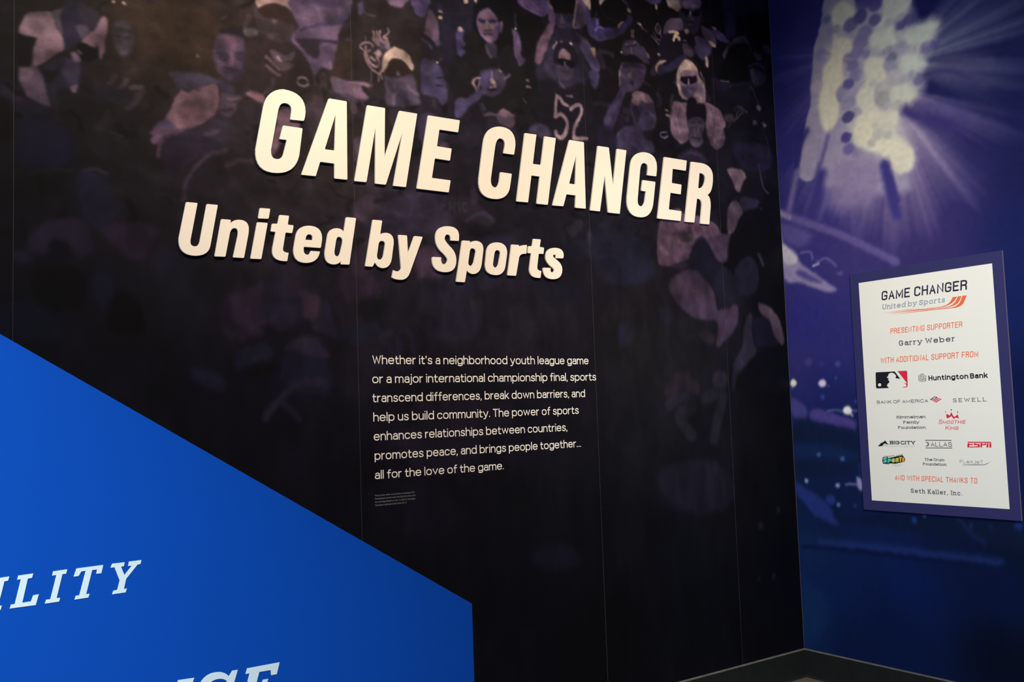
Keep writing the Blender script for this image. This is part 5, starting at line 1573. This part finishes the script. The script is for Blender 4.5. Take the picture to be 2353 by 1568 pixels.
PAINT_R = """
K P #8f8698 4*0.95 : 545,-30 780,-30 800,200 620,420 600,700 560,1150 480,1250 440,1600 300,1600 320,1380 370,1050 405,940 402,780 418,640 432,440 470,300 500,180
K P #8d839a 14 : 470,1180 650,1120 780,1220 800,1400 950,1380 1200,1420 1300,1700 1000,1750 700,1700 480,1650
K P #a29da6 16*0.9 : 640,100 1050,20 1280,0 1360,200 1560,180 1500,380 1430,560 1420,800 1250,980 1240,1100 1330,1350 1300,1500 1000,1420 860,1380 780,1200 680,1100 650,600
K P #c6bda9 7 : 620,60 700,10 780,60 790,130 700,210 650,290 640,330 720,335 770,370 772,450 700,500 690,620 700,720 640,830 660,950 650,1080 560,1180 500,1120 480,950 505,740 520,600 580,520 600,420 612,300 590,160
K P #b7b9b0 7 : 1055,-20 1300,-20 1270,80 1190,130 1140,200 1165,300 1180,380 1010,470 960,430 940,360 980,260 1040,170 1060,80
K P #bdbaac 7 : 880,610 940,510 1050,520 1060,620 1090,700 1000,760 980,860 1000,960 1080,1000 1180,960 1200,1080 1170,1180 1280,1290 1340,1420 1260,1560 1060,1420 900,1350 800,1300 780,1180 830,1000 815,860 900,740
K P #cdc4b0 5*0.9 : 800,1150 950,1000 1080,1050 1000,1180 1180,1280 1320,1350 1280,1480 1180,1540 1080,1400 900,1330
K P #b0b4ac 9 : 1250,300 1400,225 1550,200 1490,320 1400,390 1260,390
K P #b0b4ae 9 : 1215,520 1330,495 1450,570 1330,640 1225,650
K P #b5b6ab 9 : 1120,800 1240,760 1350,820 1310,900 1140,920
K B #453f78 5*0.8 : 870,30,70 985,30,72
K B #3c3670 5*0.8 : 850,150,66
K B #4d4680 5*0.8 : 980,180,56
K B #584f7e 5*0.8 : 760,225,66
K B #46407a 5*0.8 : 1300,168,64 1215,225,48
K B #857c94 5*0.8 : 632,262,44 560,290,36
K B #5f588a 5*0.8 : 545,175,38
K B #756d92 5 : 890,295,66 850,380,70
K B #a0a0a4 5 : 1100,205,40 1200,320,40
K B #8c8ca0 5 : 1220,425,56
K B #5a5482 5*0.8 : 1440,430,58
K B #4c457c 5*0.8 : 1525,390,48
K B #776f92 5 : 820,470,60 900,480,40
K B #8a8a98 5 : 1000,470,45
K B #73708c 5*0.8 : 1090,450,42
K B #605c80 5*0.8 : 1130,520,52
K B #83829a 5*0.8 : 1120,590,55
K B #69608c 5*0.8 : 735,530,46 780,590,56
K B #7a7295 5*0.8 : 500,490,64
K B #716990 5*0.8 : 812,672,60
K B #565080 3.5 : 742,760,52
K B #a2a0a6 5 : 1150,690,66
K B #59547c 5*0.8 : 1375,715,58
K B #827e96 5*0.8 : 1310,680,50
K B #837b98 5*0.8 : 685,840,54
K B #928aa0 5*0.8 : 785,830,46
K B #a098a2 5*0.8 : 455,780,52
K B #7c7494 5*0.8 : 740,930,66
K B #a5a39f 5 : 1060,785,64
K B #92918f 5 : 1045,880,66
K B #9390a0 5*0.8 : 960,745,36
K B #8d859a 5*0.8 : 825,1010,42
K B #48426c 3.5 : 740,1055,56
K B #a5a19f 5*0.8 : 985,1135,34
K B #453d78 3.5 : 722,1240,50
K B #a9a5a0 5 : 1010,1210,56 955,1285,40 1100,1220,40
K B #9a969c 5 : 1180,950,48
K B #574f84 5*0.8 : 745,1345,52
K L #332a62 12/90*0.85 : 1250,990 1330,1040 1500,1090 1650,1120
K L #33295f 24/90*0.5 : 1500,1090 1750,1150
K L #35306a 20/70*0.5 : 1450,950 1620,960 1800,1040
K L #3d3a5e 14/90 : 1600,530 2000,570
K L #35305c 12/60 : 1450,670 1650,640 1950,760
K L #39306e 7/60 : 1085,1440 1120,1600 1180,1800
K L #2b2560 9/50 : 370,1180 300,1330 270,1500
K L #5a4f80 7/40 : 560,1230 520,1380 480,1500
K P #c9c1ae 5*0.7 : 1040,1380 1180,1300 1300,1400 1250,1540 1180,1560
Q P #7f6f90 26*0.8 : 650,-20 1000,-20 960,200 820,350 560,360 560,150
Q L #36306e 10/90 : 1020,0 1060,200 1120,420
Q L #37306e 14/110 : 470,80 430,300 380,420
Q L #6c5e86 10/50 : 270,60 220,280 200,380
Q L #5a4d80 6/62 : 110,410 230,450 400,510 600,580 760,650 920,730 1120,830
Q L #7d6f92 5/40 : 110,400 200,450
Q P #5c5084 12*0.7 : 120,500 260,520 400,600 300,700 150,640
Q P #857898 6 : 125,600 160,680 250,740 300,840 420,930 520,1000 600,1060 560,1090 440,1060 300,1010 155,970
Q P #4a4078 7 : 300,900 420,960 480,1010 360,990 260,930
Q P #b3a8b0 5 : 135,680 220,740 270,800 240,850 150,830
Q L #5a4f88 3/22 : 300,750 380,745 400,800
Q L #5a4f88 3/22 : 440,830 520,800 600,860
Q L #9186a8 2/22 : 405,865 450,845
Q P #4c4580 4 : 610,920 660,910 650,945 615,940
M B #3e3672 5 : 305,205,34
M B #2f3074 5 : 425,220,24
M B #3c4284 4 : 570,222,24
M B #30508c 3 : 550,345,13
M B #34407e 4 : 430,522,20
M B #38447e 3 : 733,560,14
M P #3f3a74 6 : 150,540 220,560 285,620 290,700 250,720 160,690
M P #463a78 5 : 330,640 420,630 560,680 720,730 725,800 700,815 500,770 330,730
M L #8a80b4 2/9 : 480,642 600,642 745,642
M B #e0d8cc 2.5 : 168,395,30
M B #cbbcce 3 : 430,398,34
M L #b0a8c0 1/6 : 158,420 158,450
M B #ffffff 0.6 : 485,423,5
M B #e2d8d2 3 : 655,642,38
M L #cfc4d0 2/14 : 655,640 700,685
M P #0f1a36 14 : 170,740 500,790 720,830 780,1000 700,1200 400,1260 190,1200
M P #12244e 14*0.8 : 180,940 500,960 740,1040 700,1090 400,1080 180,1060
M B #405480 3 : 397,1038,20
M B #3a5c94 3 : 613,1082,20
M B #8490b4 2.5 : 287,1275,17
M B #858cb0 2.5 : 566,1320,20
M B #5f78a8 3 : 575,1495,17
M B #223272 6 : 505,1450,42
M B #1a2c54 4 : 725,1500,20
M P #1f2f6a 6 : 190,1290 290,1350 430,1440 530,1580 380,1600 260,1460 200,1400
M L #8880ac 2.5/12 : 640,1308 780,1305
M P #8880ac 3.5 : 740,1240 790,1270 798,1330 780,1360 750,1330
M L #232c66 4/14 : 770,1120 780,1240
N P #222c6a 5 : 310,-10 420,0 500,90 580,175 500,170 400,110
N L #1d2b60 9/50 : 410,330 900,380 1400,440 2000,520
N L #060f2e 4/24 : 250,368 500,388 900,432 1300,480 1700,520 2100,560
N P #0c1730 10*0.8 : 560,150 900,190 1300,250 1800,330 2200,400 2200,200 1800,140 1000,80
N B #45568a 3 : 1325,100,12
N B #1c3c90 4 : 1230,140,22
N B #26365c 3 : 1735,180,16
N B #182a60 5 : 2155,190,38
N B #16265a 4 : 1905,200,16
N L #14224a 6/30 : 1620,130 1750,260 1850,330
N P #102c52 20*0.6 : 240,700 400,760 480,950 420,1100 260,1150
"""
RDS = np.concatenate([np.arange(0.0, 1.5, 0.0045), np.arange(1.52, 2.6, 0.02), [2.6]])
RZS = np.concatenate([np.arange(0.06, 0.9, 0.010), np.arange(0.9, 2.0, 0.006), np.arange(2.0, 3.95, 0.0042), [4.0]])
rp_ = Print(PR, RDS, RZS)
rp_.base(BASE_R)
rp_.rays(2060, 150, '#6f7388', 60, 330, 318, 50, 5, 1.1, 0.95)
rp_.rays(2050, 200, '#7a6c90', 60, 310, 270, 335, 7, 1.1, 0.9)
rp_.rays(2050, 230, '#9a8aa0', 80, 330, 225, 312, 9, 1.0, 1.0)
rp_.rays(1950, 220, '#8f82a0', 60, 300, 215, 285, 12, 1.0, 0.9)
rp_.rays(1960, 120, '#5b5088', 60, 230, 150, 250, 14, 1.0, 0.8)
rp_.draw(PAINT_R, FR)
for kx_, ky_, c_ in ((1310, 560, '#b4b8b0'), (1420, 290, '#b0b4ae'), (1235, 840, '#b6b7aa'), (980, 640, '#bdbaac'), (1060, 350, '#b8b9ae'), (640, 500, '#c2b9a6'),
                     (570, 900, '#c2b9a6'), (1090, 1080, '#bdb8aa'), (870, 1180, '#c6bda9'), (1230, 1430, '#c4bcaa'), (1180, 60, '#b2b5ac'), (700, 80, '#bcb4a4')):
    rp_.rays(1760 + kx_ / 3.9207, ky_ / 3.9207, c_, 14, 46, 0, 359.9, int(kx_), 0.9, 0.75, 66)
rp_.img = warp(rp_.img, 0.55, 6, 90)
rp_.img = soften(rp_.img, 1)
n2 = smooth_noise(rp_.img.shape[:2], 5, 18)
rp_.img *= (0.965 + 0.07 * n2)[..., None]

LIGHT_L = np.array([1.25, 1.08, 0.90])      # how the wall lamps render an ink of reflectance 1
LIGHT_R = np.array([0.92, 0.86, 0.78])
ink_l = np.clip(lin(lp_.img) / LIGHT_L, 0, 0.85)
ink_r = np.clip(lin(rp_.img) / LIGHT_R, 0, 0.85)
for a, b in zip(SEAMS[:-1], SEAMS[1:]):
    gap = 0.0007
    k = np.where((LDS > a + gap) & (LDS < b - gap))[0]
    ss = np.concatenate([[a + (gap if a > -4.9 else 0)], LDS[k], [b - (gap if b < 0 else 0)]])
    kk = np.concatenate([[k[0]], k, [k[-1]]])
    gridmesh('mural_sheet', PL, ss, LZS, ink_l[:, kk], M['mural_l'], wl)
gridmesh('mural_sheet', PR, RDS, RZS, ink_r, M['mural_r'], wr)
